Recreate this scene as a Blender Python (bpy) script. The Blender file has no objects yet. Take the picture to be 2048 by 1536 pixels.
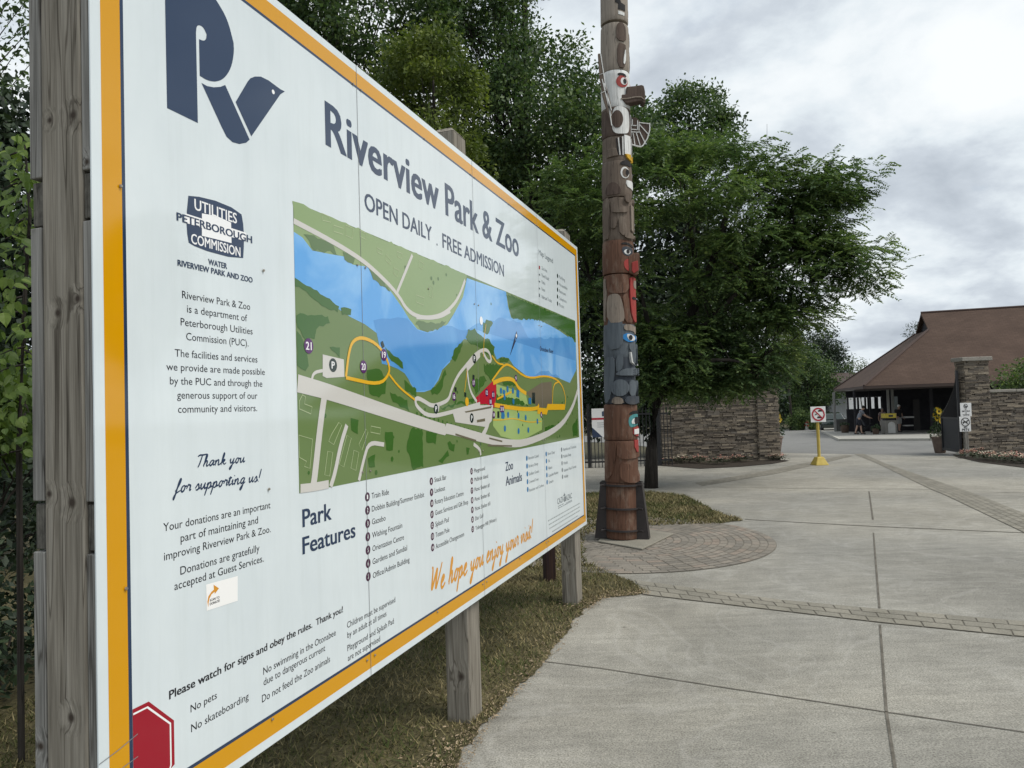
import bpy, bmesh, math, random
import numpy as np
from mathutils import Vector, Matrix, noise as mnoise
from mathutils.geometry import tessellate_polygon

# ---------------------------------------------------------------- camera, light
S = bpy.context.scene
COL = S.collection
EYE = 1.68
FPX, TH, RO = 1431.7, 0.03375, 0.03161            # focal length in px of a 2048 wide frame, pitch, roll
_F = np.array([0, math.cos(TH), math.sin(TH)])
_r0 = np.array([1.0, 0, 0]); _u0 = np.array([0, -math.sin(TH), math.cos(TH)])
_R = math.cos(RO) * _r0 - math.sin(RO) * _u0
_U = math.sin(RO) * _r0 + math.cos(RO) * _u0
cam = bpy.data.cameras.new('camera'); camo = bpy.data.objects.new('camera', cam); COL.objects.link(camo)
cam.sensor_width = 36; cam.lens = 36 * FPX / 2048; cam.clip_end = 3000; cam.clip_start = 0.05
M4 = Matrix.Identity(4)
for i in range(3):
    M4[i][0], M4[i][1], M4[i][2] = _R[i], _U[i], -_F[i]
M4[2][3] = EYE
camo.matrix_world = M4
S.camera = camo
S.view_settings.view_transform = 'Standard'; S.view_settings.look = 'None'
S.view_settings.exposure = 0.3; S.view_settings.gamma = 1
S.render.engine = 'CYCLES'
S.cycles.max_bounces = 6; S.cycles.transparent_max_bounces = 8; S.cycles.use_denoising = True

SUN_EL, SUN_AZ = math.radians(52), math.radians(112)      # azimuth from +Y towards +X
W = bpy.data.worlds.new('World'); S.world = W; W.use_nodes = True
nt = W.node_tree; nt.nodes.clear()
def wn(t, **k):
    n = nt.nodes.new(t)
    for a, b in k.items(): setattr(n, a, b)
    return n
def wl(a, b): nt.links.new(a, b)
wout = wn('ShaderNodeOutputWorld'); wbg = wn('ShaderNodeBackground'); wbg.inputs[1].default_value = 0.1
sky = wn('ShaderNodeTexSky', sky_type='NISHITA'); sky.sun_disc = False
sky.sun_elevation = SUN_EL; sky.sun_rotation = SUN_AZ
tc = wn('ShaderNodeTexCoord'); sep = wn('ShaderNodeSeparateXYZ'); wl(tc.outputs['Generated'], sep.inputs[0])
def wm(op, a, b=None, c=None):
    n = wn('ShaderNodeMath', operation=op)
    for i, v in enumerate((a, b, c)):
        if v is None: continue
        if isinstance(v, (int, float)): n.inputs[i].default_value = v
        else: wl(v, n.inputs[i])
    return n.outputs[0]
zz = wm('ADD', wm('MAXIMUM', sep.outputs[2], 0.0), 0.34)
comb = wn('ShaderNodeCombineXYZ'); wl(wm('DIVIDE', sep.outputs[0], zz), comb.inputs[0]); wl(wm('DIVIDE', sep.outputs[1], zz), comb.inputs[1])
def wnoise(sc, det, rough, off, dist=0.0):
    mp = wn('ShaderNodeMapping'); mp.inputs['Location'].default_value = off; wl(comb.outputs[0], mp.inputs[0])
    n = wn('ShaderNodeTexNoise'); n.inputs['Scale'].default_value = sc; n.inputs['Detail'].default_value = det
    n.inputs['Roughness'].default_value = rough; n.inputs['Distortion'].default_value = dist; wl(mp.outputs[0], n.inputs['Vector'])
    return n.outputs[0]
def wramp(f, stops):
    r = wn('ShaderNodeValToRGB'); e = r.color_ramp.elements
    while len(e) < len(stops): e.new(0.5)
    for i, (p, c) in enumerate(stops): e[i].position = p; e[i].color = (*c, 1)
    wl(f, r.inputs[0]); return r.outputs[0]
OFF = (2.447, 10.258, 0.0)
def dens(dx, dy):
    a_ = wnoise(0.85, 10, 0.50, (OFF[0] + dx, OFF[1] + dy, 0.0), 0.35); b_ = wnoise(3.1, 8, 0.56, (0.410 + dx * 3.6, 33.052 + dy * 3.6, 4.0), 0.2)
    return wm('ADD', wm('MULTIPLY', a_, 0.62), wm('MULTIPLY', b_, 0.38))
d0 = dens(0, 0); d1 = dens(0.05, 0.09)
nn = wm('ADD', wm('MULTIPLY', wm('SUBTRACT', d0, d1), 1.3), wm('SUBTRACT', 1.0, d0))
cl = wramp(nn, [(0.38, (3.9, 4.35, 4.9)), (0.455, (5.1, 5.6, 6.15)), (0.50, (6.4, 6.95, 7.35)), (0.54, (7.3, 7.7, 7.95)), (0.60, (7.9, 8.2, 8.35))])
gap = wramp(d0, [(0.36, (1, 1, 1)), (0.44, (0, 0, 0))])
mixw = wn('ShaderNodeMix', data_type='RGBA'); wl(wm('MULTIPLY', gap, 0.45), mixw.inputs['Factor']); wl(cl, mixw.inputs[6]); wl(sky.outputs[0], mixw.inputs[7])
wl(mixw.outputs[2], wbg.inputs[0]); wl(wbg.outputs[0], wout.inputs[0])

sl = bpy.data.lights.new('sun', 'SUN'); sl.energy = 2.3; sl.angle = math.radians(32); sl.color = (1.0, 0.95, 0.87)
so = bpy.data.objects.new('sun', sl); COL.objects.link(so)
sd = Vector((math.sin(SUN_AZ) * math.cos(SUN_EL), math.cos(SUN_AZ) * math.cos(SUN_EL), math.sin(SUN_EL)))
so.rotation_euler = (-sd).to_track_quat('-Z', 'Y').to_euler()

# ---------------------------------------------------------------- geometry of the place
def ground_z(y): return -0.02 * min(max(0.0, y - 12.0), 58.0)
def ray(x, y): return _F + _R * (x - 1024) / FPX - _U * (y - 768) / FPX
def at(x, y, Y):
    d = ray(x, y); t = Y / d[1]
    return Vector((d[0] * t, Y, EYE + d[2] * t))
def gpt(x, y):
    d = ray(x, y); t = -EYE / d[2]
    if t * d[1] > 12: t = (0.24 - EYE) / (d[2] + 0.02 * d[1])
    return Vector((d[0] * t, d[1] * t, ground_z(d[1] * t)))
AL, PP, S0, ZB = 0.33622, 1.49884, 1.27751, -1.03299
Dv = np.array([math.sin(AL), math.cos(AL), 0]); Nv = np.array([-math.cos(AL), math.sin(AL), 0])
def sgn(x, y):                                     # a point of the sign face: (along, height above its lower edge)
    d = ray(x, y); P = PP / (d @ Nv) * d
    return (P @ Dv - S0, P[2] - ZB)
SW, SH = 4.88, 2.44
SIGN_Z = EYE + ZB

rnd = random.Random(7)
# ---------------------------------------------------------------- materials
MATS = {}
def mat(name, base=(0.5, 0.5, 0.5), rough=0.6, spec=0.5, metal=0.0, coat=0.0):
    if name in MATS: return MATS[name]
    m = bpy.data.materials.new(name); m.use_nodes = True
    b = m.node_tree.nodes['Principled BSDF']
    b.inputs['Base Color'].default_value = (*base, 1); b.inputs['Roughness'].default_value = rough
    b.inputs['Metallic'].default_value = metal; b.inputs['Specular IOR Level'].default_value = spec
    b.inputs['Coat Weight'].default_value = coat
    MATS[name] = m
    return m
class NT:
    def __init__(s, m): s.t = m.node_tree; s.b = s.t.nodes['Principled BSDF']
    def n(s, t, ins=None, **k):
        n = s.t.nodes.new(t)
        for a, b in k.items(): setattr(n, a, b)
        for a, b in (ins or {}).items():
            if hasattr(b, 'is_linked'): s.t.links.new(b, n.inputs[a])
            else: n.inputs[a].default_value = b
        return n
    def l(s, a, b): s.t.links.new(a, b)
    def ramp(s, f, stops):
        r = s.n('ShaderNodeValToRGB'); e = r.color_ramp.elements
        while len(e) < len(stops): e.new(0.5)
        for i, (p, c) in enumerate(stops): e[i].position = p; e[i].color = (*c, 1)
        s.l(f, r.inputs[0]); return r.outputs[0]
    def mix(s, f, a, b, bt='MIX'):
        n = s.n('ShaderNodeMix', data_type='RGBA', blend_type=bt)
        for i, v in ((0, f), (6, a), (7, b)):
            if hasattr(v, 'is_linked'): s.l(v, n.inputs[i])
            elif i == 0: n.inputs[0].default_value = v
            else: n.inputs[i].default_value = (*v, 1)
        return n.outputs[2]
    def noise(s, sc, det=4, rough=0.5, vec=None, dist=0):
        n = s.n('ShaderNodeTexNoise', {'Scale': sc, 'Detail': det, 'Roughness': rough, 'Distortion': dist})
        if vec is not None: s.l(vec, n.inputs['Vector'])
        return n.outputs[0]
    def coord(s, which='Object', scale=(1, 1, 1)):
        c = s.n('ShaderNodeTexCoord'); mp = s.n('ShaderNodeMapping', {'Scale': scale}); s.l(c.outputs[which], mp.inputs[0]); return mp.outputs[0]
    def bump(s, h, st, dist=0.01):
        b = s.n('ShaderNodeBump', {'Strength': st, 'Distance': dist}); s.l(h, b.inputs['Height']); s.l(b.outputs[0], s.b.inputs['Normal'])
    def island(s):
        return s.n('ShaderNodeNewGeometry').outputs['Random Per Island']
def mixed(name, stops, sc=4, det=5, rough=0.7, scale=(1, 1, 1), bump=0.3, bd=0.01, spec=0.3, fine=None, island=None, which='Object'):
    m = mat(name, rough=rough, spec=spec); t = NT(m)
    v = t.coord(which, scale)
    c = t.ramp(t.noise(sc, det, 0.6, v), stops)
    if fine:
        f = t.ramp(t.noise(fine[0], 3, 0.6, v), [(0.3, (1 - fine[1],) * 3), (0.7, (1 + fine[1],) * 3)])
        c = t.mix(1.0, c, f, 'MULTIPLY')
    if island:
        f = t.ramp(t.island(), island); c = t.mix(1.0, c, f, 'MULTIPLY')
    t.l(c, t.b.inputs['Base Color'])
    if bump: t.bump(t.noise(fine[0] if fine else sc * 6, 4, 0.6, v), bump, bd)
    return m
def wood(name, a, b, c, knots=(), scale=(28, 28, 1.3), rough=0.85):
    m = mat(name, rough=rough, spec=0.2); t = NT(m)
    co = t.coord('Object')
    warp = t.n('ShaderNodeTexNoise', {'Scale': 2.5, 'Detail': 2.0}); t.l(co, warp.inputs['Vector'])
    kd = None
    vec = co
    for (kx, ky, kz, kr) in knots:
        dist = t.n('ShaderNodeVectorMath', {0: co, 1: (kx, ky, kz)}, operation='DISTANCE').outputs['Value']
        k = t.n('ShaderNodeMapRange', {'Value': dist, 'From Min': kr * 0.35, 'From Max': kr * 1.0, 'To Min': 1.0, 'To Max': 0.0}).outputs[0]
        k2 = t.n('ShaderNodeMapRange', {'Value': dist, 'From Min': 0.0, 'From Max': kr * 3.2, 'To Min': 0.016, 'To Max': 0.0}).outputs[0]
        ad = t.n('ShaderNodeCombineXYZ', {'X': k2, 'Y': k2, 'Z': 0.0}).outputs[0]
        vec = t.n('ShaderNodeVectorMath', {0: vec, 1: ad}, operation='ADD').outputs[0]
        kd = k if kd is None else t.n('ShaderNodeMath', {0: kd, 1: k}, operation='MAXIMUM').outputs[0]
    mp = t.n('ShaderNodeMapping', {'Scale': scale}); t.l(vec, mp.inputs[0])
    g = t.noise(1.6, 7, 0.62, mp.outputs[0], 0.35)
    col = t.ramp(g, [(0.30, a), (0.50, b), (0.72, c)])
    mp2 = t.n('ShaderNodeMapping', {'Scale': (scale[0] * 5, scale[1] * 5, 2.2)}); t.l(vec, mp2.inputs[0])
    fine = t.noise(1.5, 3, 0.6, mp2.outputs[0])
    col = t.mix(1.0, col, t.ramp(fine, [(0.3, (0.72,) * 3), (0.6, (1.1,) * 3)]), 'MULTIPLY')
    mp3 = t.n('ShaderNodeMapping', {'Scale': (9, 9, 0.35)}); t.l(vec, mp3.inputs[0])
    crack = t.ramp(t.noise(2.2, 2, 0.5, mp3.outputs[0], 0.6), [(0.478, (1, 1, 1)), (0.496, (0.32, 0.3, 0.28)), (0.504, (0.32, 0.3, 0.28)), (0.522, (1, 1, 1))])
    col = t.mix(0.8, col, crack, 'MULTIPLY')
    if kd is not None: col = t.mix(kd, col, (0.045, 0.035, 0.028))
    t.l(col, t.b.inputs['Base Color']); t.bump(g, 0.5, 0.004)
    return m

# ---------------------------------------------------------------- mesh helpers
class MB:
    def __init__(s): s.v = []; s.f = []; s.m = []
    def add(s, vs, fs, m=0):
        o = len(s.v); s.v += [tuple(p) for p in vs]; s.f += [tuple(i + o for i in f) for f in fs]; s.m += [m] * len(fs)
        return s
    def box(s, c, d, rz=0.0, m=0, tilt=None):
        hx, hy, hz = d[0] / 2, d[1] / 2, d[2] / 2
        pts = [Vector((sx * hx, sy * hy, sz * hz)) for sz in (-1, 1) for sx, sy in ((-1, -1), (1, -1), (1, 1), (-1, 1))]
        R = Matrix.Rotation(rz, 3, 'Z')
        if tilt is not None: R = R @ tilt
        return s.add([R @ p + Vector(c) for p in pts], [(0, 3, 2, 1), (4, 5, 6, 7), (0, 1, 5, 4), (1, 2, 6, 5), (2, 3, 7, 6), (3, 0, 4, 7)], m)
    def lo_hi(s, a, b, m=0):
        return s.box([(a[i] + b[i]) / 2 for i in range(3)], [b[i] - a[i] for i in range(3)], 0, m)
    def tube(s, path, rad, n=8, m=0, cap=True):
        path = [Vector(p) for p in path]
        if not isinstance(rad, (list, tuple)): rad = [rad] * len(path)
        rings = []; up = Vector((0.03, 0.05, 1))
        for i, p in enumerate(path):
            t = (path[min(i + 1, len(path) - 1)] - path[max(i - 1, 0)]).normalized()
            a = t.cross(up)
            if a.length < 0.15: a = t.cross(Vector((1, 0.1, 0)))
            a.normalize(); b = a.cross(t)
            rings.append([p + (a * math.cos(k * 2 * math.pi / n) + b * math.sin(k * 2 * math.pi / n)) * rad[i] for k in range(n)])
        vs = [p for r in rings for p in r]; fs = []
        for i in range(len(path) - 1):
            for k in range(n):
                fs.append((i * n + k, i * n + (k + 1) % n, (i + 1) * n + (k + 1) % n, (i + 1) * n + k))
        if cap: fs += [tuple(range(n - 1, -1, -1)), tuple((len(path) - 1) * n + k for k in range(n))]
        return s.add(vs, fs, m)
    def lathe(s, prof, c=(0, 0, 0), n=24, m=0):
        vs = []; fs = []
        for r, z in prof:
            vs += [(c[0] + r * math.cos(k * 2 * math.pi / n), c[1] + r * math.sin(k * 2 * math.pi / n), c[2] + z) for k in range(n)]
        for i in range(len(prof) - 1):
            for k in range(n): fs.append((i * n + k, i * n + (k + 1) % n, (i + 1) * n + (k + 1) % n, (i + 1) * n + k))
        fs += [tuple(range(n - 1, -1, -1)), tuple((len(prof) - 1) * n + k for k in range(n))]
        return s.add(vs, fs, m)
    def prism(s, poly3, ext, m=0):                   # a planar polygon (list of points) pushed along the vector ext
        p = [Vector(q) for q in poly3]; e = Vector(ext); n = len(p)
        tri = tessellate_polygon([p])
        fs = [tuple(t) for t in tri] + [tuple(i + n for i in reversed(t)) for t in tri]
        fs += [(i, (i + 1) % n, (i + 1) % n + n, i + n) for i in range(n)]
        return s.add(p + [q + e for q in p], fs, m)
    def ico(s, c, r, sub=1, m=0, sc=(1, 1, 1), jit=0.0, rg=rnd):
        bm = bmesh.new(); bmesh.ops.create_icosphere(bm, subdivisions=sub, radius=1.0)
        vs = []
        for v in bm.verts:
            k = 1 + (rg.uniform(-jit, jit) if jit else 0)
            vs.append((c[0] + v.co.x * r * sc[0] * k, c[1] + v.co.y * r * sc[1] * k, c[2] + v.co.z * r * sc[2] * k))
        fs = [tuple(v.index for v in f.verts) for f in bm.faces]; bm.free()
        return s.add(vs, fs, m)
    def build(s, name, mats, parent=None, bevel=0.0, smooth=False, loc=None, fixn=True):
        me = bpy.data.meshes.new(name); me.from_pydata(s.v, [], s.f)
        for q in (mats if isinstance(mats, (list, tuple)) else [mats]): me.materials.append(q)
        me.polygons.foreach_set('material_index', s.m)
        if fixn:
            bm = bmesh.new(); bm.from_mesh(me); bmesh.ops.recalc_face_normals(bm, faces=bm.faces); bm.to_mesh(me); bm.free()
        if smooth: me.polygons.foreach_set('use_smooth', [True] * len(me.polygons))
        me.update()
        o = bpy.data.objects.new(name, me); COL.objects.link(o)
        if parent is not None: o.parent = parent
        if loc is not None: o.location = loc
        if bevel:
            b = o.modifiers.new('bevel', 'BEVEL'); b.width = bevel; b.segments = 2; b.limit_method = 'ANGLE'
        return o
def smooth_angle(o, deg=40):
    o.data.polygons.foreach_set('use_smooth', [True] * len(o.data.polygons))
    try: o.data.set_sharp_from_angle(angle=math.radians(deg))
    except Exception: pass
    return o
def np_mesh(name, V, F, m, parent=None):
    me = bpy.data.meshes.new(name); k = F.shape[1]
    me.vertices.add(len(V)); me.vertices.foreach_set('co', V.astype(np.float32).ravel())
    me.loops.add(F.size); me.loops.foreach_set('vertex_index', F.astype(np.int32).ravel())
    me.polygons.add(len(F)); me.polygons.foreach_set('loop_start', np.arange(0, F.size, k, dtype=np.int32))
    me.polygons.foreach_set('loop_total', np.full(len(F), k, dtype=np.int32))
    me.update(); me.validate(); me.materials.append(m)
    o = bpy.data.objects.new(name, me); COL.objects.link(o)
    if parent is not None: o.parent = parent
    return o
def tag(o, label=None, cat=None, group=None, kind=None):
    for k, v in (('label', label), ('category', cat), ('group', group), ('kind', kind)):
        if v: o[k] = v
    return o
def empty(name, loc=(0, 0, 0), rz=0.0, label=None, cat=None, group=None):
    o = bpy.data.objects.new(name, None); COL.objects.link(o); o.location = loc; o.rotation_euler = (0, 0, rz)
    o.empty_display_size = 0.2
    return tag(o, label, cat, group)
def copy_tree(o, parent=None):
    c = o.copy(); COL.objects.link(c); c.parent = parent
    for ch in list(o.children): copy_tree(ch, c)
    return c

# ---------------------------------------------------------------- setting: ground, plaza, paving
def drape(name, poly, off, m, kind='structure', cell=None):
    bm = bmesh.new()
    p3 = [Vector((p[0], p[1], 0)) for p in poly]
    vs = [bm.verts.new(p) for p in p3]
    for t in tessellate_polygon([p3]):
        try: bm.faces.new([vs[i] for i in t])
        except ValueError: pass
    for yy in (12.0, 70.0):
        bmesh.ops.bisect_plane(bm, geom=bm.verts[:] + bm.edges[:] + bm.faces[:], plane_co=(0, yy, 0), plane_no=(0, 1, 0))
    bmesh.ops.recalc_face_normals(bm, faces=bm.faces)
    for f in bm.faces:
        if f.normal.z < 0: f.normal_flip()
    for v in bm.verts: v.co.z = ground_z(v.co.y) + off
    me = bpy.data.meshes.new(name); bm.to_mesh(me); bm.free(); me.materials.append(m)
    o = bpy.data.objects.new(name, me); COL.objects.link(o)
    return tag(o, kind=kind)
def G(*px): return [gpt(*p)[:2] for p in px]
def ribbon2(pts, w):
    pts = [Vector(p[:2]) for p in pts]; L = []; R = []
    for i, p in enumerate(pts):
        t = (pts[min(i + 1, len(pts) - 1)] - pts[max(i - 1, 0)]).normalized(); n = Vector((-t.y, t.x)) * w / 2
        L.append(p + n); R.append(p - n)
    return [tuple(p) for p in L + R[::-1]]

m_soil = mixed('ground_soil', [(0.3, (0.045, 0.042, 0.02)), (0.7, (0.085, 0.075, 0.04))], 0.8, 6, 0.95, fine=(60, 0.4), bump=0.5)
m_conc = mat('concrete_paving', rough=0.85, spec=0.25)
t = NT(m_conc); v = t.coord('Object')
c = t.ramp(t.noise(0.55, 5, 0.6, v), [(0.3, (0.225, 0.218, 0.193)), (0.5, (0.278, 0.27, 0.24)), (0.7, (0.335, 0.326, 0.292))])
vs_ = t.coord('Object', (1.1, 5.5, 1)); c = t.mix(1.0, c, t.ramp(t.noise(2.0, 6, 0.7, vs_, 0.4), [(0.3, (0.80,) * 3), (0.55, (1.0,) * 3), (0.75, (1.14,) * 3)]), 'MULTIPLY')
c = t.mix(1.0, c, t.ramp(t.noise(105, 2, 0.75, v), [(0.34, (0.55, 0.53, 0.5)), (0.5, (1.0,) * 3), (0.66, (1.35, 1.34, 1.3))]), 'MULTIPLY')
c = t.mix(1.0, c, t.ramp(t.noise(4.5, 6, 0.7, v, 0.3), [(0.3, (0.90,) * 3), (0.5, (1.0,) * 3), (0.72, (1.11,) * 3)]), 'MULTIPLY')
c = t.mix(1.0, c, t.ramp(t.noise(28, 4, 0.7, v), [(0.3, (0.86,) * 3), (0.65, (1.08,) * 3)]), 'MULTIPLY')
c = t.mix(1.0, c, t.ramp(t.noise(0.22, 3, 0.5, v, 0.8), [(0.35, (0.84, 0.85, 0.87)), (0.65, (1.12, 1.1, 1.07))]), 'MULTIPLY')
vo = t.n('ShaderNodeTexVoronoi', {'Scale': 1.7}); t.l(v, vo.inputs['Vector']); gum = t.ramp(vo.outputs['Distance'], [(0.018, (0.45, 0.44, 0.42)), (0.034, (1, 1, 1))]); c = t.mix(0.8, c, gum, 'MULTIPLY')
st = t.ramp(t.noise(0.9, 3, 0.5, t.coord('Object', (1, 1, 1)), 1.5), [(0.47, (0, 0, 0)), (0.50, (1, 1, 1)), (0.53, (0, 0, 0))])
c = t.mix(t.n('ShaderNodeMath', {0: st, 1: 0.16}, operation='MULTIPLY').outputs[0], c, (0.46, 0.45, 0.42))
t.l(c, t.b.inputs['Base Color']); t.bump(t.noise(130, 3, 0.7, v), 0.35, 0.004)
m_asph = mixed('asphalt_paving', [(0.3, (0.15, 0.15, 0.145)), (0.7, (0.20, 0.2, 0.19))], 1.2, 5, 0.9, fine=(90, 0.25), bump=0.3, bd=0.004)
m_joint = mixed('joint_dirt', [(0.3, (0.075, 0.068, 0.055)), (0.7, (0.17, 0.155, 0.13))], 9, 4, 0.95)
m_paver = mixed('paver_brick', [(0.3, (0.19, 0.18, 0.148)), (0.7, (0.255, 0.24, 0.202))], 3, 5, 0.9, fine=(80, 0.2), bump=0.4, bd=0.004,
                island=[(0.0, (0.88, 0.88, 0.88)), (1.0, (1.07, 1.06, 1.05))])
m_paver2 = mixed('rose_paver_brick', [(0.3, (0.185, 0.17, 0.145)), (0.7, (0.245, 0.225, 0.195))], 2, 5, 0.9, fine=(80, 0.2), bump=0.4, bd=0.004,
                 island=[(0.0, (0.78, 0.78, 0.78)), (0.75, (1.05, 1.03, 1.0)), (1.0, (1.10, 0.98, 0.93))])
m_pjoint = mixed('paver_joint_sand', [(0.3, (0.13, 0.12, 0.097)), (0.7, (0.19, 0.175, 0.145))], 8, 4, 0.95)
m_mulch = mixed('bed_mulch', [(0.3, (0.02, 0.016, 0.012)), (0.7, (0.055, 0.042, 0.032))], 14, 5, 0.95, fine=(40, 0.5), bump=1.0, bd=0.03)
m_padc = mixed('pad_concrete', [(0.3, (0.33, 0.32, 0.28)), (0.7, (0.42, 0.41, 0.37))], 2, 5, 0.9, fine=(60, 0.15))

g = drape('ground', [(-400, -60), (400, -60), (400, 900), (-400, 900)], -0.02, m_soil)
gate_l = gpt(1565, 906); gate_r = gpt(1905, 912)
plaza = drape('plaza_pavement', [(-14, -8), (60, -8), (60, gate_r.y - .5), (gate_r.x, gate_r.y), (gate_l.x, gate_l.y), (-14, gate_l.y)], 0.0, m_conc)
asphalt = drape('asphalt_road', [(gate_l.x - 2.0, gate_l.y - 2.0), (gate_r.x + 3, gate_r.y - 2.0), (60, 24), (60, 66), (-4, 66), (6, 45)], -0.006, m_asph)

def joint(px, w, name='paving_joint'):
    return drape(name, ribbon2([gpt(*p)[:2] for p in px], w * .72), 0.004, m_joint)
joint([(1040, 1318), (1200, 1337), (1450, 1376), (1773, 1425), (2048, 1465), (2400, 1512)], 0.014)
joint([(1738, 983), (1746, 1040)], 0.03)
joint([(1747, 1066), (1752, 1130), (1759, 1217)], 0.022)
joint([(1760, 1250), (1766, 1330), (1773, 1425), (1790, 1536), (1815, 1700)], 0.02)
joint([(1490, 1039), (1560, 1043), (1746, 1053), (2048, 1066), (2400, 1078)], 0.045)
joint([(1399, 974), (1614, 977), (1860, 979)], 0.035)
joint([(1960, 984), (2120, 988)], 0.03)
joint([(1500, 944), (1640, 945), (1770, 946)], 0.03)
joint([(1954, 992), (2052, 1032), (2200, 1090)], 0.025)

def paver_band(a_px, b_px, rows, brick, name, m):
    """two edge polylines in photo pixels, filled with staggered pavers over a sandy bed"""
    A = [gpt(*p).to_2d() for p in a_px]; B = [gpt(*p).to_2d() for p in b_px]
    bed = drape('paver_bed', [tuple(p) for p in A] + [tuple(p) for p in B[::-1]], 0.003, m_pjoint)
    def walk(P, s):
        tot = [0]
        for i in range(len(P) - 1): tot.append(tot[-1] + (P[i + 1] - P[i]).length)
        d = s * tot[-1]
        for i in range(len(P) - 1):
            if d <= tot[i + 1] or i == len(P) - 2:
                return P[i].lerp(P[i + 1], (d - tot[i]) / max(1e-6, tot[i + 1] - tot[i]))
    Lm = sum((A[i + 1] - A[i]).length for i in range(len(A) - 1))
    n = max(1, int(Lm / brick)); mb = MB(); gs = 0.03; gr = 0.035
    for r in range(rows):
        for k in range(n + 1):
            s0 = max(0, (k - 0.5 * (r % 2) + gs) / n); s1 = min(1, (k + 1 - 0.5 * (r % 2) - gs) / n)
            if s1 - s0 < 0.1 / n: continue
            q = []
            for s_, f in ((s0, (r + gr) / rows), (s1, (r + gr) / rows), (s1, (r + 1 - gr) / rows), (s0, (r + 1 - gr) / rows)):
                p = walk(A, s_).lerp(walk(B, s_), f); q.append((p.x, p.y, ground_z(p.y) + 0.0075))
            mb.add(q, [(0, 1, 2, 3)])
    o = mb.build(name, m); 
    for p in o.data.polygons:
        if p.normal.z < 0: p.flip()
    return tag(o, kind='structure')
paver_band([(1270, 1161), (1556, 1200), (1759, 1219), (2048, 1244), (2500, 1275)], [(1285, 1190), (1520, 1218), (1759, 1246), (2048, 1275), (2500, 1306)], 3, 0.19, 'paver_band', m_paver)
paver_band([(1708, 908), (1759, 929), (1862, 979), (2040, 1062), (2200, 1135)], [(1728, 908), (1771, 927), (1953, 989), (2048, 1027), (2300, 1130)], 5, 0.26, 'paver_band', m_paver)
paver_band([(1690, 910), (1600, 928), (1500, 948), (1390, 966)], [(1705, 912), (1640, 928), (1550, 948), (1405, 972)], 4, 0.26, 'paver_band', m_paver)

PX, PY = 1.31, 8.95                                   # foot of the carved pole
drape('paver_circle_bed', [(PX + 1.8 * math.cos(a * math.pi / 32), PY + 1.8 * math.sin(a * math.pi / 32)) for a in range(64)], 0.003, m_pjoint)
mb = MB()
for i in range(19):
    r0 = 0.09 + i * 0.09; r1 = r0 + 0.082
    n = max(5, int(2 * math.pi * r1 / 0.18)); ph = rnd.random()
    for k in range(n):
        a0 = (k + ph + 0.03) * 2 * math.pi / n; a1 = (k + 1 + ph - 0.03) * 2 * math.pi / n
        mb.add([(PX + r * math.cos(a), PY + r * math.sin(a), 0.0075) for r, a in ((r0, a0), (r1, a0), (r1, a1), (r0, a1))], [(0, 1, 2, 3)])
o = mb.build('paver_circle', m_paver2); tag(o, kind='structure')
for p in o.data.polygons:
    if p.normal.z < 0: p.flip()
pc = [gpt(*p) for p in ((1196, 1086), (1284, 1102), (1347, 1071), (1232, 1052))]
mb = MB(); mb.prism([(p.x, p.y, 0.009) for p in pc], (0, 0, 0.02)); pad = mb.build('pole_footing', m_paver, bevel=0.008); tag(pad, kind='structure')

# ---------------------------------------------------------------- the map board
m_white = mat('board_white', (0.80, 0.83, 0.84), 0.06, 0.6)
tt = NT(m_white); dirt = tt.ramp(tt.noise(3.0, 6, 0.65, tt.coord('Object', (1, 1, 0.5))), [(0.3, (0.60, 0.665, 0.695)), (0.7, (0.67, 0.735, 0.76))])
dirt = tt.mix(1.0, dirt, tt.ramp(tt.noise(2.4, 5, 0.7, tt.coord('Object', (9, 9, 0.45))), [(0.30, (0.955, 0.957, 0.952)), (0.52, (1, 1, 1))]), 'MULTIPLY'); tt.l(dirt, tt.b.inputs['Base Color']); tt.l(tt.ramp(tt.noise(9, 4, 0.6, tt.coord('Object')), [(0.3, (0.03,) * 3), (0.8, (0.10,) * 3)]), tt.b.inputs['Roughness'])
def ink(name, c, r=0.07): return mat(name, c, r, 0.6)
m_navy = ink('ink_navy', (0.018, 0.038, 0.085)); m_blk = ink('ink_black', (0.012, 0.014, 0.02)); m_org = ink('ink_orange', (0.60, 0.285, 0.001))
m_org2 = ink('ink_script_orange', (0.62, 0.28, 0.03)); m_red = ink('ink_red', (0.30, 0.004, 0.018)); m_pure = ink('ink_white', (0.82, 0.83, 0.84))
m_plum = ink('ink_plum', (0.055, 0.012, 0.045)); m_gry = ink('ink_grey', (0.16, 0.19, 0.21)); m_blue = ink('ink_blue', (0.02, 0.16, 0.36))
m_purple = ink('ink_purple', (0.075, 0.008, 0.11)); m_dkg = ink('ink_dark', (0.006, 0.022, 0.02))
m_seam = mat('seam_dark', (0.20, 0.21, 0.22), 0.7)
m_steelscrew = mat('screw_metal', (0.42, 0.38, 0.32), 0.35, 0.5, 0.9)
SIGN = empty('information_sign', (S0 * Dv[0] + PP * Nv[0], S0 * Dv[1] + PP * Nv[1], 0), math.pi / 2 - AL,
             'large white park map board with orange border on grey timber posts', 'sign')
LAY = 0.00018
_cnt = [0]
def y_at(k):
    _cnt[0] += 1
    return -(k * LAY) - (_cnt[0] % 60) * 2e-6
def P3(s, z, y): return (s, y, SIGN_Z + z)
def flat(mb, pts, k, m=0):                            # polygon on the board face, pts in (s, z)
    y = y_at(k); p = [Vector((a, b, 0)) for a, b in pts]
    tri = tessellate_polygon([p])
    mb.add([P3(a, b, y) for a, b in pts], [tuple(t) for t in tri], m)
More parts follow.
